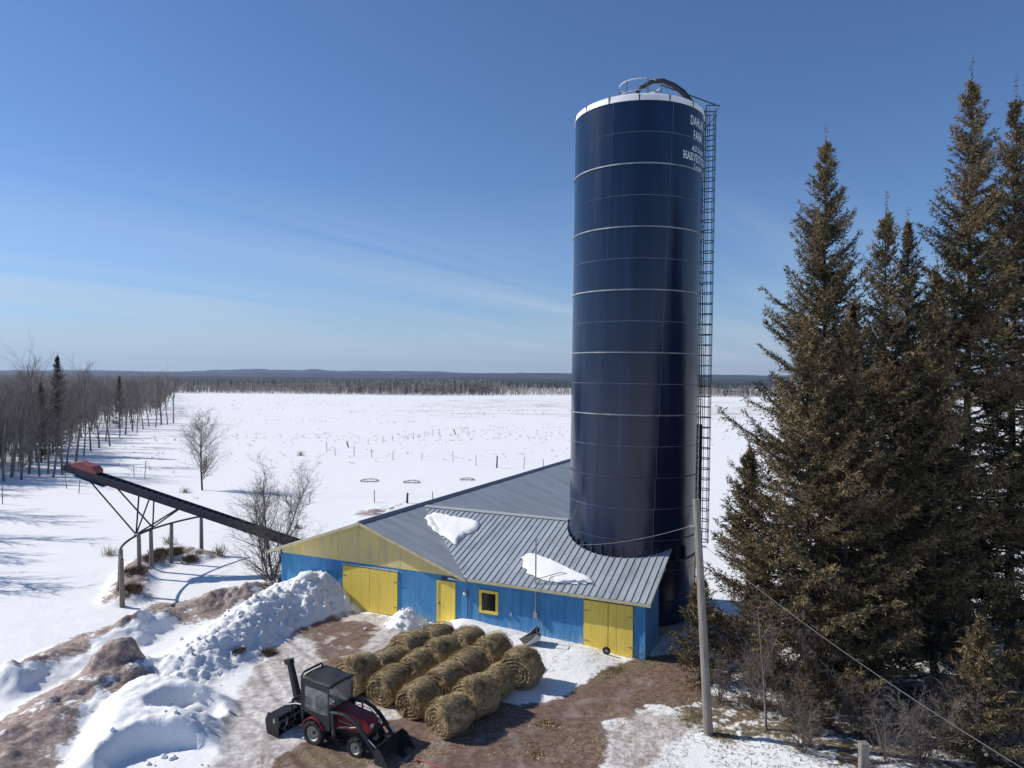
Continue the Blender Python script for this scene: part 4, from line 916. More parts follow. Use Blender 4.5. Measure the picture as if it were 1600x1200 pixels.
hood = MB().prism([(0.62, 0.52), (1.92, 0.55), (2.0, 0.70), (1.95, 0.93), (1.70, 1.06), (0.62, 1.20)], -0.27, 0.27, lambda u, v, w: (u, w, v)).build('hood', rd, trac, True, bevel=0.045)
MB().prism([(0.75, 1.00), (1.55, 0.90), (1.55, 0.93), (0.75, 1.04)], -0.285, 0.285, lambda u, v, w: (u, w, v)).build('side_stripe', M['grey_light'], hood)
MB().prism([(0.75, 0.80), (1.3, 0.75), (1.3, 0.78), (0.75, 0.84)], -0.285, 0.285, lambda u, v, w: (u, w, v)).build('side_stripe', M['grey_light'], hood)
MB().box((2.0, 0, 0.74), (0.03, 0.36, 0.2)).build('grille', M['dark_metal'], hood)
for s_ in (-1, 1): MB().lathe([(0.0, 0.02), (0.06, 0.02), (0.07, -0.02)], 12, 'x', (1.99, s_ * 0.18, 0.88)).build('headlight', M['grey_light'], hood)
for s_ in (-1, 1):
    pts = [(0.46 * math.cos(a), 0.40 + 0.46 * math.sin(a)) for a in np.linspace(R(20), R(165), 10)]; inn = [(u * 0.93, 0.40 + (v - 0.40) * 0.93) for u, v in pts][::-1]
    MB().prism(pts + inn, s_ * 0.34, s_ * 0.62, lambda u, v, w: (u, w, v)).build('fender', rd, trac, True)
MB().box((-0.05, 0, 0.86), (0.42, 0.42, 0.10)).box((-0.24, 0, 1.08), (0.10, 0.42, 0.42)).build('seat', M['rubber'], trac, bevel=0.03)
MB().tube([(0.50, 0, 0.95), (0.36, 0, 1.24)], 0.03, 8).tube([(0.36 + 0.16 * math.cos(a) * 0.42, 0.17 * math.sin(a), 1.24 + 0.16 * math.cos(a) * 0.9 * -0.4) for a in np.linspace(0, 2 * math.pi, 17)], 0.016, 6).build('steering_wheel', M['rubber'], trac)
# cab: frame, canvas roof, vinyl sides
cx0, cx1, cw = -0.46, 0.62, 0.53
MB().tube([(cx0, -cw, 0.62), (cx0, -cw, 1.98)], 0.03, 6).tube([(cx0, cw, 0.62), (cx0, cw, 1.98)], 0.03, 6).tube([(cx1, -cw, 0.62), (cx1 - 0.04, -cw, 1.90)], 0.022, 6).tube([(cx1, cw, 0.62), (cx1 - 0.04, cw, 1.90)], 0.022, 6).tube([(cx1, -cw, 1.18), (cx1, cw, 1.18)], 0.02, 6).build('cab_frame', bl_, trac)
MB().tube([(cx0 - 0.10, -0.47, 0.7), (cx0 - 0.12, -0.47, 2.0), (cx0 - 0.10, -0.40, 2.10), (cx0 - 0.10, 0.40, 2.10), (cx0 - 0.12, 0.47, 2.0), (cx0 - 0.10, 0.47, 0.7)], 0.035, 8).build('roll_bar', bl_, trac, True)
nx_, ny_ = 10, 8; v, f = [], []
for i_ in range(nx_ + 1):
    for j in range(ny_ + 1):
        u, w = i_ / nx_, j / ny_; v.append((cx0 - 0.04 + (cx1 - cx0 + 0.12) * u, -cw - 0.03 + (2 * cw + 0.06) * w, 2.0 - 0.10 * u + 0.05 * math.sin(math.pi * w) + 0.012 * math.sin(u * 9 + w * 5)))
for i_ in range(nx_):
    for j in range(ny_): k = i_ * (ny_ + 1) + j; f.append((k, k + ny_ + 1, k + ny_ + 2, k + 1))
rt = MB().add(v, f).build('cab_roof', M['canvas'], trac, True); sm_ = rt.modifiers.new('thickness', 'SOLIDIFY'); sm_.thickness = 0.03
for s_ in (-1, 1):
    y_ = s_ * (cw + 0.012)
    sp = lambda u, v, w: (u, w, v)
    sw_ = MB().prism([(cx0, 1.96), (cx1, 1.86), (cx1, 1.70), (cx0, 1.78)], y_ - 0.008, y_ + 0.008, sp).prism([(cx0, 1.78), (cx0 + 0.08, 1.77), (cx0 + 0.08, 1.06), (cx0, 1.0)], y_ - 0.008, y_ + 0.008, sp).prism([(cx1 - 0.07, 1.706), (cx1, 1.70), (cx1, 0.55), (cx1 - 0.07, 0.62)], y_ - 0.008, y_ + 0.008, sp).prism([(cx0, 1.0), (cx0 + 0.08, 1.06), (cx1 - 0.07, 1.0), (cx1 - 0.07, 0.62), (cx1, 0.55), (0.30, 0.50), (0.22, 0.80)], y_ - 0.008, y_ + 0.008, sp).build('side_curtain', M['canvas'], trac)
    MB().prism([(cx0 + 0.08, 1.77), (cx1 - 0.07, 1.706), (cx1 - 0.07, 1.0), (cx0 + 0.08, 1.06)], y_ - 0.004, y_ + 0.004, sp).build('clear_window', M['vinyl'], sw_)
MB().box((cx0 - 0.01, 0, 1.40), (0.012, 0.96, 1.1)).build('rear_window', M['vinyl'], trac)
ws = MB().box((cx1 - 0.005, 0, 1.52), (0.012, 1.02, 0.62)).build('windshield', M['vinyl'], trac)
MB().box((cx1 + 0.02, 0, 1.03), (0.03, 1.04, 0.28)).build('dash_panel', M['canvas'], trac)
# loader
for s_ in (-1, 1):
    y_ = s_ * 0.50
    ar = MB().tube([(0.62, y_, 1.14), (1.15, y_, 1.17), (1.52, y_, 1.06), (1.75, y_, 0.88)], 0.058, 6).tube([(1.75, y_, 0.88), (2.42, y_, 0.18)], [0.062, 0.05], 6).build('loader_arm', bl_, trac, True)
    MB().beam((0.78, y_, 0.42), (0.66, y_, 1.18), 0.07, 0.14).build('upright', bl_, ar)
    MB().tube([(0.82, y_ * 0.95, 0.68), (1.35, y_ * 0.95, 0.80)], 0.038, 8).build('lift_cylinder', bl_, ar, True)
    MB().tube([(1.35, y_ * 0.95, 0.80), (1.70, y_ * 0.95, 0.90)], 0.018, 8).build('piston_rod', M['galv'], ar, True)
    MB().tube([(1.68, y_ * 1.0, 1.02), (2.08, y_, 0.64)], 0.034, 8).build('tilt_cylinder', bl_, ar, True)
    MB().tube([(2.08, y_, 0.64), (2.44, y_, 0.40)], 0.017, 8).build('tilt_rod', M['galv'], ar, True)
for s_ in (-1, 1):
    MB().tube([(0.70, s_ * 0.44, 0.9), (0.95, s_ * 0.43, 1.06), (1.4, s_ * 0.44, 1.02), (1.72, s_ * 0.45, 0.80), (2.05, s_ * 0.45, 0.66)], 0.014, 6).build('hydraulic_hose', M['rubber'], trac, True)
    MB().box((0.35, s_ * 0.50, 0.30), (0.42, 0.16, 0.03)).build('step', M['dark_metal'], trac)
    MB().lathe([(0.0, 0.03), (0.045, 0.03), (0.055, -0.03), (0.0, -0.04)], 12, 'x', (cx1 + 0.06, s_ * 0.46, 1.82)).build('work_light', M['grey_light'], trac)
MB().tube([(0.20, -0.30, 0.75), (0.22, -0.32, 1.08)], 0.012, 6).tube([(0.22, -0.32, 1.08), (0.22, -0.32, 1.13)], 0.022, 6).build('lever', M['rubber'], trac)
MB().tube([(1.30, 0.20, 1.0), (1.30, 0.20, 1.45)], 0.028, 8).build('exhaust_stack', M['dark_metal'], trac)
MB().tube([(1.95, -0.5, 0.66), (1.95, 0.5, 0.66)], 0.05, 8).build('cross_tube', bl_, trac, True)
bprof = [(2.46, 0.56), (2.42, 0.30), (2.46, 0.06), (2.58, 0.0), (3.02, -0.01)]; bin_ = [(3.02, 0.012), (2.59, 0.025), (2.485, 0.08), (2.445, 0.30), (2.485, 0.56)]
bk = MB().prism(bprof + bin_, -0.66, 0.66, lambda u, v, w: (u, w, v)).build('bucket', bl_, trac)
for s_ in (-1, 1): MB().prism([(2.46, 0.56), (2.42, 0.30), (2.46, 0.06), (2.58, 0.0), (3.02, 0.0), (2.66, 0.50)], s_ * 0.66 - 0.012, s_ * 0.66 + 0.012, lambda u, v, w: (u, w, v)).build('side_plate', M['dark_metal'], bk)
MB().box((3.03, 0, 0.005), (0.12, 1.34, 0.022)).build('cutting_edge', M['steel'], bk)
# rear snow blower, open towards the tractor
bx = -1.32
hs_ = MB().prism([(bx, 0.62), (bx - 0.40, 0.66), (bx - 0.52, 0.45), (bx - 0.46, 0.12), (bx - 0.25, 0.02), (bx, 0.02), (bx, 0.045), (bx - 0.24, 0.045), (bx - 0.435, 0.14), (bx - 0.49, 0.45), (bx - 0.385, 0.63), (bx, 0.592)], -0.72, 0.72, lambda u, v, w: (u, w, v)).build('blower_housing', bl_, trac)
for s_ in (-1, 1): MB().prism([(bx + 0.04, 0.66), (bx - 0.42, 0.70), (bx - 0.55, 0.45), (bx - 0.48, 0.05), (bx - 0.25, -0.02), (bx + 0.04, -0.02)], s_ * 0.735 - 0.014, s_ * 0.735 + 0.014, lambda u, v, w: (u, w, v)).build('end_plate', bl_, hs_)
MB().box((bx - 0.16, -0.752, 0.47), (0.08, 0.006, 0.14)).build('label_plate', M['grey_light'], hs_)
au = MB().tube([(bx - 0.2, -0.7, 0.3), (bx - 0.2, 0.7, 0.3)], 0.04, 8)
hp_ = [(bx - 0.2 + 0.19 * math.cos(a), -0.68 + 1.36 * k / 60, 0.3 + 0.19 * math.sin(a)) for k, a in enumerate(np.linspace(0, 8 * math.pi, 61))]
au.tube(hp_, 0.022, 5).build('auger', M['steel'], hs_, True)
ch_ = MB().prism([(-0.11, -0.11), (0.11, -0.11), (0.11, 0.11), (-0.11, 0.11)], 0, 1, lambda u, v, w: (bx - 0.10 + u * (1 - 0.2 * w) - 0.42 * w, 0.30 + v * (1 - 0.2 * w) + 0.02 * w, 0.62 + 1.25 * w)).build('chute', bl_, hs_, bevel=0.02)
MB().prism([(-0.14, 0.0), (0.10, 0.04), (0.06, 0.20), (-0.20, 0.14)], -0.10, 0.10, lambda u, v, w: (bx - 0.53 + u, 0.32 + w, 1.83 + v)).build('deflector', bl_, hs_)
MB().lathe([(0.16, 0.62), (0.16, 0.72), (0.12, 0.74)], 14, 'z', (bx - 0.12, 0.30, 0)).build('chute_collar', M['dark_metal'], hs_)
MB().beam((bx + 0.0, -0.28, 0.1), (bx + 0.06, -0.16, 0.98), 0.06, 0.06).beam((bx + 0.0, 0.28, 0.1), (bx + 0.06, 0.16, 0.98), 0.06, 0.06).beam((bx + 0.06, -0.16, 0.98), (bx + 0.06, 0.16, 0.98), 0.06, 0.06).build('hitch_frame', bl_, trac)
MB().tube([(bx + 0.06, 0, 0.95), (-0.42, 0, 0.72)], 0.03, 8).tube([(bx, -0.28, 0.2), (-0.3, -0.24, 0.36)], 0.028, 6).tube([(bx, 0.28, 0.2), (-0.3, 0.24, 0.36)], 0.028, 6).build('hitch_link', M['dark_metal'], trac)
MB().tube([(bx - 0.2, -0.2, 0.78), (bx + 0.25, -0.22, 0.92), (-0.40, -0.30, 1.02)], 0.022, 6).build('chute_crank', M['galv'], trac)
rb_ = on_ground(652, 1189, 0.05)
tag(MB().tube([(0, 0, 0.0), (1.5, -0.95, 0.02)], 0.03, 8).tube([(0.02, 0.12, 0.0), (-0.02, -0.12, 0.0)], 0.025, 8).build('red_pry_bar', M['red_faded'], None, loc=rb_), 'thin red bar on the mud in front of the loader bucket', 'bar')

# ---------------------------------------------------------------- hay bales
def bale_mesh(seed, rad=0.66, L=1.16):
    rg = np.random.default_rng(seed); nA_, nL = 56, 16; v = []; a = np.arange(nA_) * 2 * math.pi / nA_
    prof = [(0.0, -L / 2 + 0.04)] + [(rad * q, -L / 2 + 0.035 - 0.035 * q) for q in np.linspace(0.12, 0.86, 13)] + [(rad * 0.905, -L / 2 + 0.02)] + [(rad * (1 - 0.08 * abs(2 * x / L) ** 4), x) for x in np.linspace(-L / 2 + 0.05, L / 2 - 0.05, nL)] + [(rad * 0.905, L / 2 - 0.02)] + [(rad * q, L / 2 - 0.035 + 0.035 * q) for q in np.linspace(0.86, 0.12, 13)] + [(0.0, L / 2 - 0.04)]
    for r_, x in prof:
        n1 = fbm(np.cos(a) * 1.6 + seed * 3.1 + x * 1.1, np.sin(a) * 1.6 + x * 1.3, seed, 3) - 0.5; n2 = fbm(np.cos(a) * 5 + x * 3, np.sin(a) * 5 - x * 3 + seed, seed + 5, 3) - 0.5
        rr = r_ * (1 + 0.34 * n1 + 0.13 * n2); zz = np.sin(a) * rr
        xx = x + (0.10 * n2 + 0.035 * np.sin(r_ * 46 + a)) * (1 if abs(x) > L / 2 - 0.05 else 0) * (-1 if x > 0 else 1) * (0.4 + 0.6 * (r_ > 0.02))
        zz = np.where(zz < -rad * 0.80, -rad * 0.80 + (zz + rad * 0.80) * 0.3, zz) * (0.93 + 0.012 * (seed % 5))
        v.append(np.stack([xx, np.cos(a) * rr * 1.05, zz], 1))
    n_ = len(prof); v = np.concatenate(v); v[:, 2] -= v[:, 2].min()
    i_ = (np.arange(n_ - 1)[:, None] * nA_ + np.arange(nA_)[None, :]); j_ = (np.arange(n_ - 1)[:, None] * nA_ + (np.arange(nA_)[None, :] + 1) % nA_)
    f = np.stack([i_.ravel(), j_.ravel(), (j_ + nA_).ravel(), (i_ + nA_).ravel()], 1)
    body = np_mesh('hay_bale', v, f, True)
    # loose stalks lying along the wrap and sticking out of the ends
    n_s = 3000; th = rg.uniform(0, 2 * math.pi, n_s); xs = rg.uniform(-L / 2, L / 2, n_s); zc = v[:, 2].max() / 2
    rr = rad * (1.0 - 0.08 * np.abs(2 * xs / L) ** 4 + 0.34 * (fbm(np.cos(th) * 1.6 + seed * 3.1 + xs * 1.1, np.sin(th) * 1.6 + xs * 1.3, seed, 3) - 0.5) + 0.03 * rg.standard_normal(n_s)); P = np.stack([xs, np.cos(th) * rr, zc + np.sin(th) * rr * 0.97], 1)
    tang = np.stack([0.9 * rg.standard_normal(n_s), -np.sin(th), np.cos(th)], 1); nrm = np.stack([np.zeros(n_s), np.cos(th), np.sin(th)], 1)
    n_e = 700; re = 0.88 * rad * np.sqrt(rg.uniform(0, 1, n_e)); te = rg.uniform(0, 2 * math.pi, n_e); sg = np.where(rg.uniform(0, 1, n_e) < 0.5, -1, 1)
    Pe = np.stack([sg * (L / 2 - 0.02), np.cos(te) * re, zc + np.sin(te) * re * 0.97], 1)
    tange = np.stack([0.1 * rg.standard_normal(n_e), -np.sin(te) + 0.15 * rg.standard_normal(n_e), np.cos(te) + 0.15 * rg.standard_normal(n_e)], 1); nrme = np.stack([sg * 1.0, np.zeros(n_e), np.zeros(n_e)], 1)
    P = np.concatenate([P, Pe]); tang = np.concatenate([tang, tange]); nrm = np.concatenate([nrm, nrme])
    tang /= np.linalg.norm(tang, axis=1, keepdims=True); ln = rg.uniform(0.10, 0.30, len(P))[:, None]; side = np.cross(tang, nrm)
    wd = rg.uniform(0.005, 0.013, len(P))[:, None]; lift = rg.uniform(0.0, 0.11, len(P))[:, None] ** 1.3
    t0 = P - tang * ln / 2 + nrm * 0.005; t1 = P + tang * ln / 2 + nrm * (0.01 + lift); t1[:, 2] = np.maximum(t1[:, 2], 0.01)
    vv = np.stack([t0 - side * wd, t0 + side * wd, t1], 1).reshape(-1, 3); ff = np.arange(len(vv)).reshape(-1, 3)
    return body, np_mesh('loose_straw', vv, ff)
BALES = [bale_mesh(s_) for s_ in (3, 8, 15, 22, 31)]
for bm_, sm_ in BALES: bm_.materials.append(M['hay']); sm_.materials.append(M['straw'])
bdir = Vector((0.545, 0.838, 0)); bang = math.atan2(bdir.y, bdir.x)
rows = [('row nearest the silo', gp(677, 1155), 4, 1.46), ('second row from the silo', gp(631, 1126), 4, 1.46), ('third row from the silo', gp(590, 1102), 4, 1.46), ('row beside the tractor cab', gp(546, 1090), 4, 1.42)]
onames = ['nearest the camera', 'second from the near end', 'third from the near end', 'at the barn end']
k = 0
for ri, (rn, p0, n_, st) in enumerate(rows):
    for i_ in range(n_):
        c_ = p0 + bdir * (0.58 + st * i_) + Vector((rnd.uniform(-0.15, 0.15), rnd.uniform(-0.09, 0.09), 0)); body, straw = BALES[(k * 2 + ri) % 5]; k += 1
        o = obj('hay_bale', body, None, None, (c_.x, c_.y, 0.0 + gz1(c_.x, c_.y) * 0.5 - 0.02)); o.rotation_euler = (0, 0, bang + rnd.uniform(-0.16, 0.16) + (math.pi if rnd.random() < 0.5 else 0))
        sc = rnd.uniform(0.86, 1.10); o.scale = (1.0, sc, sc)
        s2 = obj('loose_straw', straw, None, o); s2['kind'] = 'stuff'
        tag(o, f'round hay bale {onames[i_]} in the {rn}', 'hay bale', 'round hay bales lying in rows in the yard')
# ---------------------------------------------------------------- spruces
def spruce_mesh(seed, H, RAD, bare=0.12, dens=1.0, brown=0.0):
    rg = np.random.default_rng(seed); U = rg.uniform
    segs0, segs1, r0s, r1s = [], [], [], []
    FP, FD, FS = [], [], []
    z = H * 0.05
    lean = rg.normal(0, 0.003, 2)
    while z < H * 0.985:
        u = z / H; nb = rg.integers(5, 8) if u > bare else rg.integers(4, 7)
        for k in range(nb):
            az = U(0, 2 * math.pi); zz = z + U(-0.14, 0.14)
            L = RAD * ((1 - u) ** 0.9) * U(0.55, 1.18) + 0.03
            if u < 0.22: L *= 0.62 + 1.7 * u
            if U() < 0.12: L *= 1.25
            el = R(-8) + u * R(50) + rg.normal(0, 0.13)           # low limbs droop, high ones rise
            n_ = max(4, int(L / 0.22)); tt = np.linspace(0, 1, n_ + 1)
            hr = L * tt * math.cos(el); hz = L * tt * math.sin(el) - 0.10 * L * np.sin(tt * math.pi) * (1 - u) + 0.17 * L * tt ** 2.5
            wob = np.cumsum(rg.normal(0, 0.03, n_ + 1))
            P = np.stack([np.cos(az + wob * 0.6) * hr, np.sin(az + wob * 0.6) * hr, zz + hz], 1)
            P[:, 0] += lean[0] * zz; P[:, 1] += lean[1] * zz
            rb = 0.012 + 0.011 * L
            segs0.append(P[:-1]); segs1.append(P[1:]); q = 1 - tt; r0s.append(rb * q[:-1] + 0.004); r1s.append(rb * q[1:] + 0.004)
            dead = U() < (0.55 if u < bare else (0.22 if u < bare + 0.12 else 0.04))
            if dead: P = P[:max(2, len(P) // 2)]; segs0[-1] = P[:-1]; segs1[-1] = P[1:]; r0s[-1] = r0s[-1][:len(P) - 1]; r1s[-1] = r1s[-1][:len(P) - 1]
            if dead:
                continue
            start = 0.10 if u > 0.55 else U(0.18, 0.42)
            m_ = max(3, int(L * (1 - start) / 0.15 * dens)); ts = np.linspace(start, 1.0, m_)
            base = np.stack([np.interp(ts, tt, P[:, i_]) for i_ in range(3)], 1)
            d = np.gradient(P, axis=0); d /= np.linalg.norm(d, axis=1, keepdims=True) + 1e-9
            dirs = np.stack([np.interp(ts, tt, d[:, i_]) for i_ in range(3)], 1)
            side = np.stack([-dirs[:, 1], dirs[:, 0], np.zeros(m_)], 1)
            for sg in (-1, 0, 1):
                tl = (min(0.10, 0.3 * L) + 0.34 * L * (1 - ts) ** 0.7 * U(0.5, 1.1, m_)) if sg else np.full(m_, min(0.16, 0.4 * L))
                td = dirs * 0.75 + side * sg * U(0.5, 1.0, m_)[:, None] + np.array([0, 0, 1]) * rg.normal(-0.30 * (1 - u) + 0.05, 0.26, m_)[:, None]
                td /= np.linalg.norm(td, axis=1, keepdims=True)
                for i_ in range(m_):
                    c_ = max(2, int(tl[i_] / 0.078)); s_ = np.linspace(0, tl[i_], c_)
                    pts = base[i_] + td[i_] * s_[:, None]; pts[:, 2] -= 0.18 * s_ ** 2
                    FP.append(pts); FD.append(np.repeat(td[i_][None], c_, 0)); FS.append(np.full(c_, 1.0))
        z += (0.46 - 0.22 * u) * U(0.6, 1.4) * min(1.0, (H / 18) ** 0.6)
    # leader
    tp = np.stack([np.full(40, lean[0] * H), np.full(40, lean[1] * H), np.linspace(H * 0.94, H * 1.035, 40)], 1); FP.append(tp); FD.append(np.tile([0, 0, 1.0], (40, 1))); FS.append(np.linspace(0.9, 0.4, 40))
    FP = np.concatenate(FP); FD = np.concatenate(FD); FS = np.concatenate(FS)
    reps = 3; FP = np.repeat(FP, reps, 0); FD = np.repeat(FD, reps, 0); FS = np.repeat(FS, reps); n_ = len(FP)
    rv = rg.standard_normal((n_, 3)); d = FD * 0.75 + rv * 0.55; d /= np.linalg.norm(d, axis=1, keepdims=True)
    sd = np.cross(d, rg.standard_normal((n_, 3))); sd /= np.linalg.norm(sd, axis=1, keepdims=True) + 1e-9
    ln = (U(0.09, 0.20, n_) * FS)[:, None]; wd = U(0.013, 0.030, n_)[:, None]; FP = FP + rg.normal(0, 0.035, (n_, 3))
    v = np.stack([FP - sd * wd, FP + sd * wd, FP + d * ln], 1).reshape(-1, 3); f = np.arange(len(v)).reshape(-1, 3)
    crown = np_mesh('crown', v, f)
    bv, bf = segs_mesh(np.concatenate(segs0), np.concatenate(segs1), np.concatenate(r0s), np.concatenate(r1s), 4)
    limbs = np_mesh('limbs', bv, bf)
    hs_ = np.linspace(-0.3, H * 0.99, 16); tr = MB().tube([(lean[0] * max(h, 0) + 0.03 * math.sin(h), lean[1] * max(h, 0), h) for h in hs_], [max(0.012, (0.0075 * H + 0.02) * (1 - max(h, 0) / H) ** 0.85 + (0.06 if h < 0.2 else 0)) for h in hs_], 10).mesh('trunk', True)
    for me, mt in ((crown, 'needles'), (limbs, 'bark_dark'), (tr, 'bark_dark')): me.materials.append(M[mt])
    return crown, limbs, tr
def spruce(name, label, loc, meshes, rotz=0.0, sc=(1, 1, 1), group='spruces on the right'):
    t = thing(name, label, 'tree', loc, rotz, group); t.scale = sc
    obj('trunk', meshes[2], None, t); obj('crown', meshes[0], None, t); obj('limbs', meshes[1], None, t)
    return t
def place_spruce(apx, apy, bpx, Y, seed, rad, label, **kw):
    top = gpY(apx, apy, Y); base = gpY(bpx, 1000, Y); x = top.x * 0.5 + base.x * 0.5; g = gz1(x, Y); H = top.z - g
    return spruce('spruce_tree', label, (x, Y, g), spruce_mesh(seed, H, rad, **kw))
place_spruce(1281, 222, 1292, 28.5, 1, 5.0, 'tall spruce nearest the silo, its tip standing clear against the sky', bare=0.08)
place_spruce(1246, 498, 1274, 25.6, 2, 4.4, 'lower spruce in front of the tall one nearest the silo', bare=0.07)
place_spruce(1368, 328, 1380, 26.8, 3, 3.7, 'second pointed spruce from the silo, shorter than its neighbours', bare=0.08)
place_spruce(1408, 348, 1424, 29.6, 4, 3.8, 'spruce in the dip between the shorter and the tallest spruce', bare=0.10)
place_spruce(1520, 122, 1506, 27.4, 5, 5.0, 'tallest spruce, its tip highest near the right edge', bare=0.08)
place_spruce(1594, 150, 1572, 28.2, 6, 4.6, 'spruce cut by the right edge beside the tallest one', bare=0.08)
place_spruce(1700, 190, 1690, 26.6, 7, 4.2, 'spruce mostly beyond the right edge, only its left limbs in view', bare=0.08)
place_spruce(1322, 500, 1326, 25.4, 10, 2.9, 'lower spruce in front of the gap between the first two tall spruces', bare=0.08)
place_spruce(1462, 420, 1462, 25.8, 11, 3.0, 'lower spruce just left of the tallest one', bare=0.08)
place_spruce(1168, 700, 1170, 27.8, 12, 2.3, 'low spruce on the pole side of the spruce wall', bare=0.04)
place_spruce(1462, 560, 1462, 31.5, 8, 2.6, 'thin spruce behind the row, seen between the tall trunks', bare=0.12, dens=0.8)
place_spruce(1330, 470, 1335, 31.5, 9, 2.6, 'thin spruce behind the tree nearest the silo', bare=0.12, dens=0.8)
yb = spruce_mesh(21, 4.2, 1.5, bare=0.05, dens=0.9)
def yspruce(px, py, label, sc, rz):
    g = on_ground(px, py); return spruce('young_spruce', label, g, yb, rz, (sc, sc, sc), 'young spruces in the undergrowth')
yspruce(1094, 1062, 'young spruce behind the utility pole, by the shed corner', 0.9, 0.4)
yspruce(1262, 1140, 'bushy young spruce under the tree nearest the silo', 0.55, 2.9)
yspruce(1530, 1192, 'young spruce at the bottom right below the tallest spruce', 1.0, 5.2)
yspruce(1610, 1150, 'young spruce cut by the right edge at the bottom', 0.9, 0.9)

# ---------------------------------------------------------------- leafless trees
def bare_tree(seed, H, spread=0.5, trunk_r=None, levels=3, multi=1, first=0.3, kids=(5, 5, 4), droop=0.0, wide=1.0, thin=0.006, raw=False):
    rg = random.Random(seed); S = [[], [], []]
    def grow(p, d, L, r, lv):
        n_ = 6 if lv == 0 else (4 if lv == 1 else 3); pts = [p]; 
        for i_ in range(n_):
            j = 0.06 if lv == 0 else 0.16
            d = (d + Vector((rg.gauss(0, j), rg.gauss(0, j), rg.gauss(0, j) + (0.05 if lv == 0 else 0.08 - droop * lv)))).normalized()
            q = p + d * (L / n_); ra, rb = r * (1 - 0.75 * i_ / n_), r * (1 - 0.75 * (i_ + 1) / n_)
            S[0 if lv == 0 else (1 if lv == 1 else 2)].append((p[:], q[:], ra, rb)); p = q; pts.append(q)
            if lv < levels:
                fr = (i_ + 1) / n_
                if lv == 0 and fr < first: continue
                for _ in range(kids[min(lv, 2)]):
                    if rg.random() < (0.85 if lv == 0 else 0.62):
                        az = rg.uniform(0, 2 * math.pi); side = Vector((math.cos(az), math.sin(az), 0)); side = (side - d * side.dot(d)).normalized()
                        w = spread * rg.uniform(0.7, 1.35); cd = (d + side * w).normalized(); st = pts[-2].lerp(q, rg.random())
                        grow(st, cd, L * (0.46 if lv == 0 else 0.5) * rg.uniform(0.55, 1.1) * (1.15 - 0.55 * fr if lv == 0 else 1.0) * wide, max(rb * 0.55, thin), lv + 1)
    for k in range(multi):
        az = 2 * math.pi * k / max(multi, 1) + seed; w = 0.0 if multi == 1 else rg.uniform(0.10, 0.38)
        grow(Vector((0, 0, -0.15)), Vector((math.cos(az) * w, math.sin(az) * w, 1)).normalized(), H * rg.uniform(0.8, 1.0), (trunk_r or H * 0.012) * (1 if multi == 1 else 0.75), 0)
    if raw: return S
    out = []
    for s_, n_ in zip(S, (7, 4, 3)):
        if s_:
            a = np.array([q[0] for q in s_]); c = np.array([q[1] for q in s_]); out.append(segs_mesh(a, c, np.array([q[2] for q in s_]), np.array([q[3] for q in s_]), n_))
    return out
def tree_meshes(seed, H, bark='bark_grey', twig='twig', **kw):
    o = bare_tree(seed, H, **kw); tr = np_mesh('trunk', *o[0], smooth=True); cr = np_mesh('crown', *merge(o[1:])); tr.materials.append(M[bark]); cr.materials.append(M[twig]); return tr, cr
def place_tree(name, label, loc, ms_, rz=0, sc=1.0, group=None):
    t = thing(name, label, 'tree', loc, rz, group); t.scale = (sc, sc, sc); obj('trunk', ms_[0], None, t); obj('crown', ms_[1], None, t); return t
g = on_ground(316, 766); place_tree('bare_tree', 'lone small leafless tree standing in the snowy field above the conveyor', g, tree_meshes(5, 6.9, 'bark_dark', first=0.22, spread=0.85, kids=(5, 5, 5), trunk_r=0.10, wide=1.25))
g = Vector((*bw(-1.9, 1.3).xy, 0)); g.z = gz1(g.x, g.y); place_tree('bare_tree', 'leafless many-branched tree at the barn corner under the conveyor', g, tree_meshes(14, 6.2, 'bark_grey', first=0.08, spread=0.85, kids=(5, 4, 3), trunk_r=0.09, wide=1.12, multi=3), 0.6)
g = on_ground(1197, 1140); place_tree('bare_tree', 'slender leafless sapling right of the utility pole in front of the spruces', g, tree_meshes(31, 5.0, 'bark_grey', first=0.25, spread=0.7, trunk_r=0.05, kids=(3, 3, 2)), 1.0)
g = on_ground(1165, 1070); place_tree('bare_shrub', 'leafless brown shrub directly behind the utility pole', g, tree_meshes(33, 3.4, 'bark_grey', first=0.1, spread=0.7, multi=4, trunk_r=0.03, kids=(3, 2, 2)), 0.3)
g = on_ground(1265, 1105); place_tree('bare_shrub', 'leafless brown shrub under the spruce nearest the silo', g, tree_meshes(35, 3.2, 'bark_dark', first=0.1, spread=0.8, multi=5, trunk_r=0.03, kids=(3, 2, 2)), 2.3)

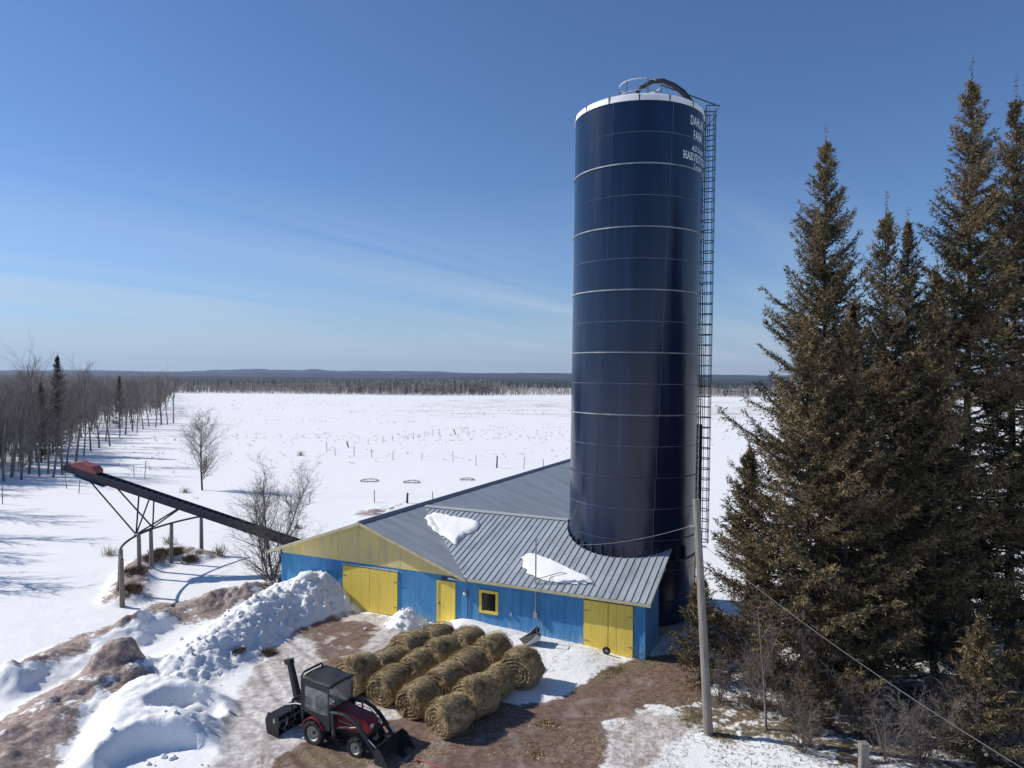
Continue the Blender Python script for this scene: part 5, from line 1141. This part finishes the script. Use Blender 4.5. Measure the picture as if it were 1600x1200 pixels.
sh_a = tree_meshes(51, 2.6, 'bark_grey', first=0.1, spread=0.8, multi=4, trunk_r=0.028, kids=(3, 2, 2)); sh_b = tree_meshes(53, 2.2, 'bark_dark', first=0.1, spread=0.9, multi=5, trunk_r=0.025, kids=(3, 3, 2))
for px, py, ms_, rz, sc, lb in ((1225, 1120, sh_a, 1.2, 1.0, 'leafless shrub between the sapling and the nearest spruces'), (1340, 1150, sh_b, 2.0, 1.0, 'leafless shrub under the second pointed spruce'), (1385, 1190, sh_a, 3.0, 0.8, 'leafless shrub right of the short grey post'),
        (1475, 1150, sh_b, 4.0, 1.1, 'leafless shrub under the tallest spruce'), (1565, 1120, sh_a, 5.0, 1.1, 'leafless shrub near the right edge under the spruces'), (1125, 1095, sh_b, 0.2, 0.8, 'leafless shrub just behind the utility pole foot'), (1300, 1085, sh_a, 0.7, 0.9, 'leafless shrub between the trunks of the first two spruces'), (1180, 1105, sh_b, 3.4, 1.1, 'leafless shrub left of the sapling foot'), (1520, 1185, sh_a, 1.9, 1.1, 'leafless shrub at the bottom edge below the tallest spruce'), (1440, 1195, sh_b, 2.6, 1.1, 'leafless shrub at the bottom edge between the grey post and the corner'), (1590, 1195, sh_b, 5.9, 1.2, 'leafless shrub in the bottom right corner'), (1255, 1175, sh_b, 4.7, 0.9, 'leafless shrub in the snow left of the grey post')):
    place_tree('bare_shrub', lb, on_ground(px, py), ms_, rz, sc, 'leafless shrubs under the spruces')

# left wood
FV = [bare_tree(100 + k, 11.0, first=0.42 if k != 2 else 0.3, spread=0.55, levels=3, kids=(4, 3, 3), trunk_r=0.13 + 0.02 * (k % 3)) for k in range(5)]
FM = []
for o in FV:
    tr = np_mesh('trunk', *o[0], smooth=True); cr = np_mesh('crown', *merge(o[1:])); tr.materials.append(M['bark_grey']); cr.materials.append(M['twig']); FM.append((tr, cr))
EDGE = [(60, -54), (70, -56), (87, -54), (119, -69), (147, -81), (180, -85), (440, -205)]
def edge_x(Y): return np.interp(Y, [e[0] for e in EDGE], [e[1] for e in EDGE])
rw_ = random.Random(77)
front_px = [(6, 752), (18, 746), (33, 750), (45, 740), (62, 744), (75, 741), (83, 746), (97, 742), (104, 738), (118, 728), (131, 712), (142, 705), (155, 700), (165, 690), (172, 697), (187, 683), (196, 679), (207, 673), (214, 676), (224, 671), (233, 667), (243, 668), (252, 664), (262, 663), (271, 661)]
ORD = ['first', 'second', 'third', 'fourth', 'fifth', 'sixth', 'seventh', 'eighth', 'ninth', 'tenth', 'eleventh', 'twelfth', 'thirteenth']
for i_, (px, py) in enumerate(front_px):
    g = on_ground(px, py); tr = FM[i_ % 5]; hpx = {1: 1.22, 3: 1.16, 9: 1.12, 22: 1.12}.get(i_, rw_.uniform(0.82, 1.02)); n_f = len(front_px)
    if i_ < 12: lb = f'{ORD[i_]} leafless aspen from the left photo edge along the front of the wood'
    else: lb = f'{ORD[n_f - 1 - i_]} leafless aspen counted back from where the left wood ends at the field'
    place_tree('aspen_tree', lb, g, tr, rw_.uniform(0, 6), hpx, 'aspens along the near edge of the left wood')
yfar = spruce_mesh(41, 13.0, 2.6, bare=0.1, dens=0.42)
for px, Y, sc, lb in ((90, 100, 1.08, 'dark spruce rising above the bare trees of the left wood'), (186, 150, 0.85, 'low dark spruce near the far end of the left wood'), (64, 92, 0.8, 'short dark spruce half hidden among the left aspens')):
    p = gpY(px, 700, Y); spruce('spruce_tree', lb, (p.x, p.y, gz1(p.x, p.y)), yfar, px, (sc, sc, sc), 'spruces in the left wood')
def wood(name, label, places, variants, mat):
    parts = [[] for _ in variants]; vs_, fs_, b = [], [], 0
    for (x, y, s_, rz, vi) in places:
        v, f = variants[vi]; c, s2 = math.cos(rz), math.sin(rz); g = 0.0
        w = np.stack([(v[:, 0] * c - v[:, 1] * s2) * s_ + x, (v[:, 0] * s2 + v[:, 1] * c) * s_ + y, v[:, 2] * s_ + g], 1); vs_.append(w); fs_.append(f + b); b += len(v)
    o = obj(name, np_mesh(name, np.concatenate(vs_), np.concatenate(fs_)), mat); o['kind'] = 'stuff'; return tag(o, label, 'wood')
LV = []
def ribbons(p0, p1, r0, r1, seed):
    rg = np.random.default_rng(seed); d = p1 - p0; sd = np.cross(d, rg.standard_normal(d.shape)); sd /= np.linalg.norm(sd, axis=1, keepdims=True) + 1e-9
    v = np.stack([p0 - sd * r0[:, None], p0 + sd * r0[:, None], p1 + sd * r1[:, None], p1 - sd * r1[:, None]], 1).reshape(-1, 3); k = np.arange(len(p0))[:, None] * 4
    return v, np.concatenate([k + [0, 1, 2], k + [0, 2, 3]])
for k in range(6):                              # far trees: round trunk, limbs and twigs as slim blades
    S_ = bare_tree(200 + k, 10.2, first=0.22, spread=0.55, levels=2, kids=(6, 5, 2), trunk_r=0.10, thin=0.013, raw=True)
    A0 = [np.array([q[i_] for q in S_[0]]) for i_ in range(4)]; tv, tf = segs_mesh(*A0, 5); tf = np.concatenate([tf[:, [0, 1, 2]], tf[:, [0, 2, 3]]])
    A1 = [np.array([q[i_] for q in S_[1]]) for i_ in range(4)]; l1 = ribbons(A1[0], A1[1], A1[2] * 1.2, A1[3] * 1.2, k)
    tw = S_[2]; p0 = np.array([tw[i_][0] for i_ in range(0, len(tw) - 2, 3)]); p1 = np.array([tw[i_ + 2][1] for i_ in range(0, len(tw) - 2, 3)]); n_ = len(p0); sd = np.random.default_rng(k).standard_normal((n_, 3)); sd = np.cross(p1 - p0, sd); sd /= np.linalg.norm(sd, axis=1, keepdims=True)
    l2 = (np.stack([p0 - sd * 0.028, p0 + sd * 0.028, p1], 1).reshape(-1, 3), np.arange(3 * n_).reshape(-1, 3))
    LV.append(merge([(tv, tf), l1, l2]))
pl = []
while len(pl) < 1050:
    Y = 76 + 330 * rw_.random() ** 1.7; X = edge_x(Y) - 4.5 - (6 + 0.32 * Y) * rw_.random() ** 1.2
    if X > -0.80 * Y - 6: pl.append((X, Y, rw_.uniform(0.7, 1.08), rw_.uniform(0, 6.3), rw_.randrange(6)))
for _ in range(26): Y = rw_.uniform(36, 74); pl.append((-0.76 * Y - 3 - 12 * rw_.random(), Y, rw_.uniform(0.9, 1.15), rw_.uniform(0, 6.3), rw_.randrange(6)))
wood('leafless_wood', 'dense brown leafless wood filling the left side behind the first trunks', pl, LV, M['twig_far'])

# far tree line across the field
def fuzzy(seed, H, n_t=46):
    rg = np.random.default_rng(seed); P, D = [], []
    z = H * (0.15 + 0.85 * rg.random(n_t) ** 0.8); az = rg.uniform(0, 6.28, n_t); L = H * (0.10 + 0.16 * rg.random(n_t)) * (1.25 - z / H); el = rg.uniform(0.4, 1.2, n_t)
    base = np.stack([np.zeros(n_t), np.zeros(n_t), z - 0.08 * H], 1); d = np.stack([np.cos(az) * np.cos(el), np.sin(az) * np.cos(el), np.sin(el)], 1)
    sd = np.cross(d, rg.standard_normal((n_t, 3))); sd /= np.linalg.norm(sd, axis=1, keepdims=True); wd = rg.uniform(0.16, 0.42, n_t)[:, None] * H / 12
    v = np.stack([base - sd * wd, base + sd * wd, base + d * L[:, None] * 1.5], 1).reshape(-1, 3)
    tv, tf = segs_mesh([[0, 0, -0.3]], [[0, 0, H * 0.95]], [0.017 * H], [0.004 * H], 4)
    tri = np.concatenate([tf[:, [0, 1, 2]], tf[:, [0, 2, 3]]]) + len(v)
    return np.concatenate([v, tv]), np.concatenate([np.arange(len(v)).reshape(-1, 3), tri])
def conifer(seed, H, n_t=70):
    rg = np.random.default_rng(seed); v, f = [], []
    z = H * (0.06 + 0.94 * rg.random(n_t)); az = rg.uniform(0, 6.28, n_t); L = H * 0.20 * (1 - z / H) ** 0.8 * rg.uniform(0.7, 1.15, n_t) + 0.15
    base = np.stack([np.zeros(n_t), np.zeros(n_t), z + 0.02 * H], 1); tip = np.stack([np.cos(az) * L, np.sin(az) * L, z - 0.10 * L], 1); sd = np.stack([-np.sin(az), np.cos(az), np.zeros(n_t)], 1) * (L * 0.38)[:, None]
    v = np.stack([base, tip - sd, tip + sd], 1).reshape(-1, 3); return v, np.arange(len(v)).reshape(-1, 3)
FZ = [fuzzy(s_, 11.0 * (0.8 + 0.08 * s_)) for s_ in range(6)]; CF = [conifer(s_, 11.0) for s_ in range(5)]
CFB = [conifer(20 + s_, 11.0, 38) for s_ in range(5)]
def far_top(X):   # tree height along the line, taken from the skyline in the photograph
    return float(np.interp(X, [-400, -205, -150, -110, -60, -20, 0, 40, 200, 420], [8, 6.5, 7.4, 7.4, 8.4, 8.4, 6.0, 5.0, 6.4, 7.4]))
pf_, pc_ = [], []
for _ in range(5200):
    X = rw_.uniform(-330, 420); dpt = 95 * rw_.random() ** 1.5; Y = 432 + dpt + 8 * math.sin(X * 0.03); h = far_top(X) / 11.0
    if -8 < X < 40 and dpt < 45: h *= 0.45
    con = vnoise(np.array([X * 0.035]), np.array([dpt * 0.02]), 50)[0]
    if rw_.random() < 0.02 + 0.35 * (con > 0.68) + 0.15 * (dpt > 50): pc_.append((X, Y, h * rw_.uniform(0.6, 1.05), rw_.uniform(0, 6.3), rw_.randrange(5)))
    else: pf_.append((X, Y, h * rw_.uniform(0.55, 1.08), rw_.uniform(0, 6.3), rw_.randrange(6)))
for _ in range(1100): X = rw_.uniform(-330, 420); pf_.append((X, 427 + 8 * math.sin(X * 0.03) - 5 * rw_.random(), rw_.uniform(0.15, 0.38), rw_.uniform(0, 6), rw_.randrange(6)))
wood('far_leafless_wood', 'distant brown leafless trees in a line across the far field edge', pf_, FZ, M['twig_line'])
wood('far_conifer_wood', 'distant dark conifers mixed into the tree line beyond the field', pc_, CF, M['needles_far'])
pb_ = []
for _ in range(4200): Y = 545 + 520 * rw_.random() ** 1.4; X = rw_.uniform(-0.8, 0.8) * Y; pb_.append((X, Y, rw_.uniform(0.55, 0.80), rw_.uniform(0, 6), rw_.randrange(5)))
wood('forest_behind', 'dark forest rising behind the far tree line towards the hills', pb_, CFB, M['needles_far'])

# ---------------------------------------------------------------- fences
def fence(label, posts, h, wires=True):
    P = [on_ground(x, y) for x, y, _ in posts]; f_ = thing('field_fence', label, 'fence', P[0], 0, 'sunken fences in the field'); tops = []
    for p, (_, _, k) in zip(P, posts):
        q = p - P[0]; hh = h * rw_.uniform(0.75, 1.15); le = Vector((rw_.gauss(0, 0.05), rw_.gauss(0, 0.05), 1)) if k == 0 else Vector((-0.35 if k == 2 else 0.05, 0, 1))
        r_ = 0.045 if k == 0 else 0.11
        MB().tube([q - Vector((0, 0, 0.2)), q + le * hh], [r_, r_ * 0.85], 6).build('post', M['wood_old'] if k == 0 else M['bark_dark'], f_); tops.append(q + le * hh * 0.8)
    if wires:
        for frac in (1.0, 0.6):
            MB().tube([Vector((t.x, t.y, (t.z) * frac)) for t in tops], 0.004, 3).build('wire', M['steel'], f_)
fence('nearer line of thin fence posts crossing the snowy field left of the silo', [(511, 706, 0), (524, 712, 0), (553, 713, 0), (581, 715, 0), (614, 718, 0), (659, 719, 0), (708, 722, 0), (744, 727, 0), (776, 731, 1), (818, 733, 0), (849, 731, 0)], 1.35)
fence('farther line of tiny fence posts in the middle of the snowy field', [(545, 699, 2), (575, 694, 0), (598, 692, 0), (614, 689, 0), (646, 686, 0), (664, 683, 0), (676, 681, 0), (686, 680, 0), (712, 679, 2), (722, 676, 0), (732, 675, 0)], 1.2)
fence('thin fence posts by the wood under the raised end of the conveyor', [(4, 788, 0), (105, 764, 0), (123, 771, 0), (210, 746, 0), (226, 748, 0)], 1.7)
fence('few thin fence posts just behind the barn ridge', [(483, 784, 0), (585, 785, 0), (636, 786, 1), (676, 781, 0)], 1.0)
# half-buried feeder rings
def feeder(px, py, r_, label):
    p = on_ground(px, py); b_ = MB()
    o = thing('feeder_ring', label, 'feeder ring', p, rw_.uniform(0, 1), 'half-buried feeder rings behind the barn')
    pts = [(r_ * math.cos(a), r_ * math.sin(a), 0.10 + 0.03 * math.sin(a * 2)) for a in np.linspace(0, 2 * math.pi, 29)]
    MB().tube(pts, 0.04, 6, False).build('ring_tube', M['dark_metal'], o, True)
    for k in range(8): a = k * math.pi / 4; MB().tube([(r_ * math.cos(a), r_ * math.sin(a), -0.1), (r_ * math.cos(a), r_ * math.sin(a), 0.10)], 0.025, 6).build('upright', M['dark_metal'], o)
feeder(577, 752, 0.95, 'half-buried dark feeder ring farthest from the silo'); feeder(643, 754, 0.85, 'half-buried dark feeder ring, middle one of three'); feeder(730, 750, 0.75, 'half-buried dark feeder ring closest to the silo')

# ---------------------------------------------------------------- grass tufts, weeds, debris
def tuft_arrays(seed, n_, h, r_, flat=0.5, w=0.010):
    rg = np.random.default_rng(seed); a = rg.uniform(0, 6.28, n_); rr = r_ * np.minimum(np.abs(rg.normal(0, 0.5, n_)), 1.0); P = np.stack([np.cos(a) * rr, np.sin(a) * rr, np.zeros(n_)], 1)
    d = np.stack([rg.normal(0, flat, n_), rg.normal(0, flat, n_), np.ones(n_)], 1); d /= np.linalg.norm(d, axis=1, keepdims=True); L = h * rg.uniform(0.4, 1.1, n_)[:, None]
    sd = np.cross(d, rg.standard_normal((n_, 3))); sd /= np.linalg.norm(sd, axis=1, keepdims=True); wd = w * rg.uniform(0.6, 1.4, n_)[:, None]
    m_ = P + d * L * 0.55; tip = P + d * L + np.stack([rg.normal(0, 0.2, n_), rg.normal(0, 0.2, n_), -0.15 * np.ones(n_)], 1) * L
    v = np.stack([P - sd * wd, P + sd * wd, m_ + sd * wd * 0.7, m_ - sd * wd * 0.7, tip], 1).reshape(-1, 3); k = np.arange(n_)[:, None] * 5
    return v, np.concatenate([k + [0, 1, 2], k + [0, 2, 3], k + [3, 2, 4]])
def tuft(px, py, label, n_=500, h=0.35, r_=0.4, flat=0.6, mat='dry_grass', cat='grass tuft', name='grass_tuft', seed=0, w=0.010):
    p = on_ground(px, py); o = obj(name, np_mesh(name, *tuft_arrays(int(px * 7 + py) + seed, n_, h, r_, flat, w)), M[mat], None, p - Vector((0, 0, 0.03))); return tag(o, label, cat)
tuft(857, 1132, 'pale yellow hay clump on the mud right of the bale shadows', 900, 0.16, 0.42, 1.5, 'straw', 'hay clump', 'hay_clump')
tuft(838, 1178, 'pale yellow hay clump at the bottom of the muddy yard', 900, 0.15, 0.42, 1.6, 'straw', 'hay clump', 'hay_clump')
tuft(420, 1022, 'olive grass clump at the foot of the snow heap', 700, 0.35, 0.34, 0.7, 'brush')
tuft(372, 1030, 'dark dry clump in the side of the snow heap', 500, 0.28, 0.30, 0.8, 'brush')
for i_, (px, py, lb) in enumerate(((276, 862, 'brown weeds round the second post of the curved track'), (297, 864, 'brown weeds beside the first post of the curved track'), (238, 876, 'brown weeds round the middle posts of the curved track'), (210, 893, 'brown weeds under the bend of the curved track'), (203, 930, 'brown weeds at the front post of the curved track'), (250, 868, 'dark weed clump between two posts of the curved track'))):
    tuft(px, py, lb, 700, 0.55, 0.7, 0.75, 'brush', 'weeds', 'weed_clump', i_ + 40, 0.014)
for i_, (px, py, lb, h) in enumerate(((342, 868, 'tall pale weeds standing in snow right of the curved track', 1.1), (172, 868, 'tall dry weeds left of the curved track bend', 0.9), (264, 850, 'thin pale weeds behind the curved track', 0.9), (290, 770, 'pale weed clump in the snow left of the lone tree foot', 0.8), (465, 826, 'dry weeds behind the barn left eave', 0.5), (470, 712, 'dry weeds by the first posts of the nearer fence', 1.1))):
    tuft(px, py, lb, 90, h, 0.55, 0.30, 'dry_grass', 'weeds', 'weed_clump', i_, 0.012)
for i_, (px, py, lb) in enumerate(((1130, 1150, 'dead grass round the foot of the utility pole'), (1085, 1120, 'dead grass on the ice left of the utility pole'), (1010, 1030, 'dead grass by the right barn corner'), (955, 1046, 'dead grass in front of the right double doors'), (1215, 1150, 'dead grass round the sapling foot'), (1060, 1028, 'dead grass at the shaded corner of the barn'))):
    tuft(px, py, lb, 900, 0.16, 0.75, 1.2, 'dry_grass', 'grass tuft', 'grass_tuft', i_, 0.009)
# stubble specks over the field, far too many to count
rg = np.random.default_rng(9); vs_, fs_, bb = [], [], 0
T0 = [tuft_arrays(s_, 7, 0.45, 0.35, 0.35, 0.022) for s_ in range(6)]
cnt = 0
while cnt < 1300:
    py = rg.uniform(622, 780) if rg.random() < 0.25 else rg.uniform(621, 690); px = rg.uniform(140, 1200); p = gp(px, py)
    if p.y < 60 or p.x < edge_x(p.y) + 1: continue
    den = fbm(np.array([p.x * 0.015]), np.array([p.y * 0.04]), 71, 4)[0]
    if den < 0.53 and rg.random() < 0.95: continue
    v, f = T0[cnt % 6]; s_ = rg.uniform(0.5, 1.2) * (1.25 if p.y > 200 else 0.9); vs_.append(v * s_ + np.array([p.x, p.y, gz1(p.x, p.y) if p.y < 60 else 0.02])); fs_.append(f + bb); bb += len(v); cnt += 1
fx = np.concatenate(vs_); zz = ground_z(fx[:, 0], fx[:, 1]); fx[:, 2] += zz
o = obj('field_stubble', np_mesh('field_stubble', fx, np.concatenate(fs_)), M['dry_grass']); o['kind'] = 'stuff'; tag(o, 'dry stubble poking through the snow over the wide field', 'stubble')
# scattered straw over the yard
n_s = 9000; pxs = rg.uniform(400, 1090, n_s); pys = rg.uniform(1000, 1200, n_s); P = np.array([gp(a, c)[:] for a, c in zip(pxs, pys)])
den = fbm(P[:, 0] * 0.5, P[:, 1] * 0.5, 81, 3); P = P[den > 0.48]; n_s = len(P); P[:, 2] = ground_z(P[:, 0], P[:, 1]) + 0.012
az = rg.uniform(0, 6.28, n_s); d = np.stack([np.cos(az), np.sin(az), rg.normal(0, 0.1, n_s)], 1) * rg.uniform(0.05, 0.16, n_s)[:, None]; sd = np.stack([-np.sin(az), np.cos(az), np.zeros(n_s)], 1) * 0.007
v = np.stack([P - d - sd, P - d + sd, P + d], 1).reshape(-1, 3); o = obj('scattered_straw', np_mesh('scattered_straw', v, np.arange(len(v)).reshape(-1, 3)), M['straw']); o['kind'] = 'stuff'; tag(o, 'loose straw scattered over the muddy yard', 'straw')
# spruce litter and twigs on the snow under the trees
n_s = 9000; P = np.stack([rg.uniform(6, 22, n_s), rg.uniform(20, 32, n_s), np.zeros(n_s)], 1); P[:, 2] = ground_z(P[:, 0], P[:, 1]) + 0.012; az = rg.uniform(0, 6.28, n_s)
d = np.stack([np.cos(az), np.sin(az), rg.normal(0, 0.15, n_s)], 1) * rg.uniform(0.03, 0.14, n_s)[:, None]; sd = np.stack([-np.sin(az), np.cos(az), np.zeros(n_s)], 1) * 0.011
v = np.stack([P - d - sd, P - d + sd, P + d], 1).reshape(-1, 3); o = obj('needle_litter', np_mesh('needle_litter', v, np.arange(len(v)).reshape(-1, 3)), M['brush']); o['kind'] = 'stuff'; tag(o, 'brown needles and twigs fallen on the snow under the spruces', 'litter')
# loose snow clods on the heap
clod = bmesh.new(); bmesh.ops.create_icosphere(clod, subdivisions=2, radius=1.0)
for v_ in clod.verts: q = v_.co; k = 1 + 1.1 * (float(fbm(np.array([q.x * 1.7 + 3]), np.array([q.y * 1.7 + q.z * 2]), 6, 3)[0]) - 0.5); v_.co = Vector((q.x * k, q.y * k, q.z * k * 0.8))
cme = bpy.data.meshes.new('snow_clod'); clod.to_mesh(cme); clod.free()
cv_ = np.array([v_.co[:] for v_ in cme.vertices]); cf_ = np.array([p.vertices[:] for p in cme.polygons])
vs_, fs_, bb = [], [], 0
for _ in range(120):
    k = rg.random(); i_ = min(int(k * 4), 3); u = k * 4 - i_; a = np.array(PILE[i_]); c = np.array(PILE[i_ + 1]); p = a * (1 - u) + c * u + rg.normal(0, 1.0, 2); g = gz1(p[0], p[1])
    s_ = 0.03 + 0.11 * rg.random() ** 3; th = rg.uniform(0, 6.28); cc, ss = math.cos(th), math.sin(th); w = cv_ * s_ * np.array([1, rg.uniform(0.7, 1), rg.uniform(0.7, 1)])
    vs_.append(np.stack([w[:, 0] * cc - w[:, 1] * ss + p[0], w[:, 0] * ss + w[:, 1] * cc + p[1], w[:, 2] + g + s_ * 0.35], 1)); fs_.append(cf_ + bb); bb += len(cv_)
for cpos, sp, n_ in ((BOWL1, 0.8, 30), (BOWL2, 0.7, 22), (LUMP, 0.7, 50)):
    for _ in range(n_):
        p = np.array(cpos[:2]) + rg.normal(0, sp, 2); g = gz1(p[0], p[1]); s_ = 0.03 + 0.07 * rg.random() ** 2; w = cv_ * s_
        vs_.append(w + np.array([p[0], p[1], g + s_ * 0.4])); fs_.append(cf_ + bb); bb += len(cv_)
cl_me = np_mesh('snow_clods', np.concatenate(vs_), np.concatenate(fs_), True); o = obj('snow_clods', cl_me, M['roof_snow']); o['kind'] = 'stuff'; tag(o, 'broken clods of snow lying on the ploughed heaps', 'snow')
p = on_ground(479, 915); p.z = gz1(p.x, p.y)
bc = obj('snow_block', cme.copy(), M['roof_snow'], None, gpY(479, 903, bw(1.7, -1.4).y)); bc.scale = (0.55, 0.5, 0.42); bc.data.polygons.foreach_set('use_smooth', np.ones(len(bc.data.polygons), bool)); tag(bc, 'big round snow block on top of the heap by the barn wall', 'snow')
# scoop left on the drift, wheel by the right doors, red can by the barn corner
p = bw(14.55, -1.15); p.z = gz1(p.x, p.y)
sc_ = thing('snow_scoop', 'dark metal snow scoop stuck in the drift against the barn wall', 'scoop', p, B_ANG + 0.35); sc_.rotation_euler = (R(18), R(-24), B_ANG + 0.35)
MB().prism([(-0.55, 0.0), (0.45, 0.0), (0.55, 0.10), (0.50, 0.30), (0.46, 0.30), (0.48, 0.12), (0.42, 0.03), (-0.55, 0.03)], -0.30, 0.30, lambda u, v, w: (u, w, v + 0.12)).build('pan', M['dark_metal'], sc_)
for s_ in (-1, 1): MB().prism([(-0.5, 0.0), (0.45, 0.0), (0.55, 0.10), (0.50, 0.30), (0.1, 0.12)], s_ * 0.3 - 0.012, s_ * 0.3 + 0.012, lambda u, v, w: (u, w, v + 0.12)).build('side_plate', M['steel'], sc_)
MB().tube([(0.5, -0.22, 0.36), (0.75, -0.22, 0.55), (0.75, 0.22, 0.55), (0.5, 0.22, 0.36)], 0.02, 6).build('handle', M['steel'], sc_)
p = bw(17.62, -0.35); p.z = gz1(p.x, p.y)
wh = thing('old_wheel', 'small old wheel leaning at the foot of the right double doors', 'wheel', p, B_ANG); wh.rotation_euler = (R(12), 0, B_ANG); wh.scale = (0.7, 0.7, 0.7)
MB().lathe([(0.13, -0.06), (0.22, -0.07), (0.25, 0.0), (0.22, 0.07), (0.13, 0.06), (0.13, -0.06)], 20, 'y', (0, 0, 0.24)).build('tyre', M['rubber'], wh, True); MB().lathe([(0.0, -0.03), (0.08, -0.05), (0.13, -0.02), (0.13, 0.03)], 16, 'y', (0, 0, 0.24)).build('rim', M['steel'], wh, True)
p = bw(-0.28, 0.25); p.z = gz1(p.x, p.y)
tag(MB().prism([(-0.2, 0), (0.2, 0), (0.24, 0.5), (0.1, 0.62), (-0.16, 0.58)], -0.16, 0.16, lambda u, v, w: (u, w, v)).build('covered_bundle', M['conv_belt'], None, True, bevel=0.05, loc=p), 'dark reddish bundle on the ground at the left barn corner', 'bundle')

# ---------------------------------------------------------------- haze
hz = MB().box((0, 3100, 68), (14000, 7600, 142)).mesh('haze'); m, nt, b = new_mat('haze_air'); nt.nodes.remove(b)
pv = nt.nodes.new('ShaderNodeVolumePrincipled'); pv.inputs['Color'].default_value = (0.50, 0.68, 1.0, 1); pv.inputs['Density'].default_value = 0.000085; pv.inputs['Anisotropy'].default_value = 0.2
nt.links.new(pv.outputs[0], nt.nodes['Material Output'].inputs['Volume'])
ho = obj('haze', hz, m); ho['kind'] = 'stuff'; tag(ho, 'thin blue haze over the far hills', 'haze')
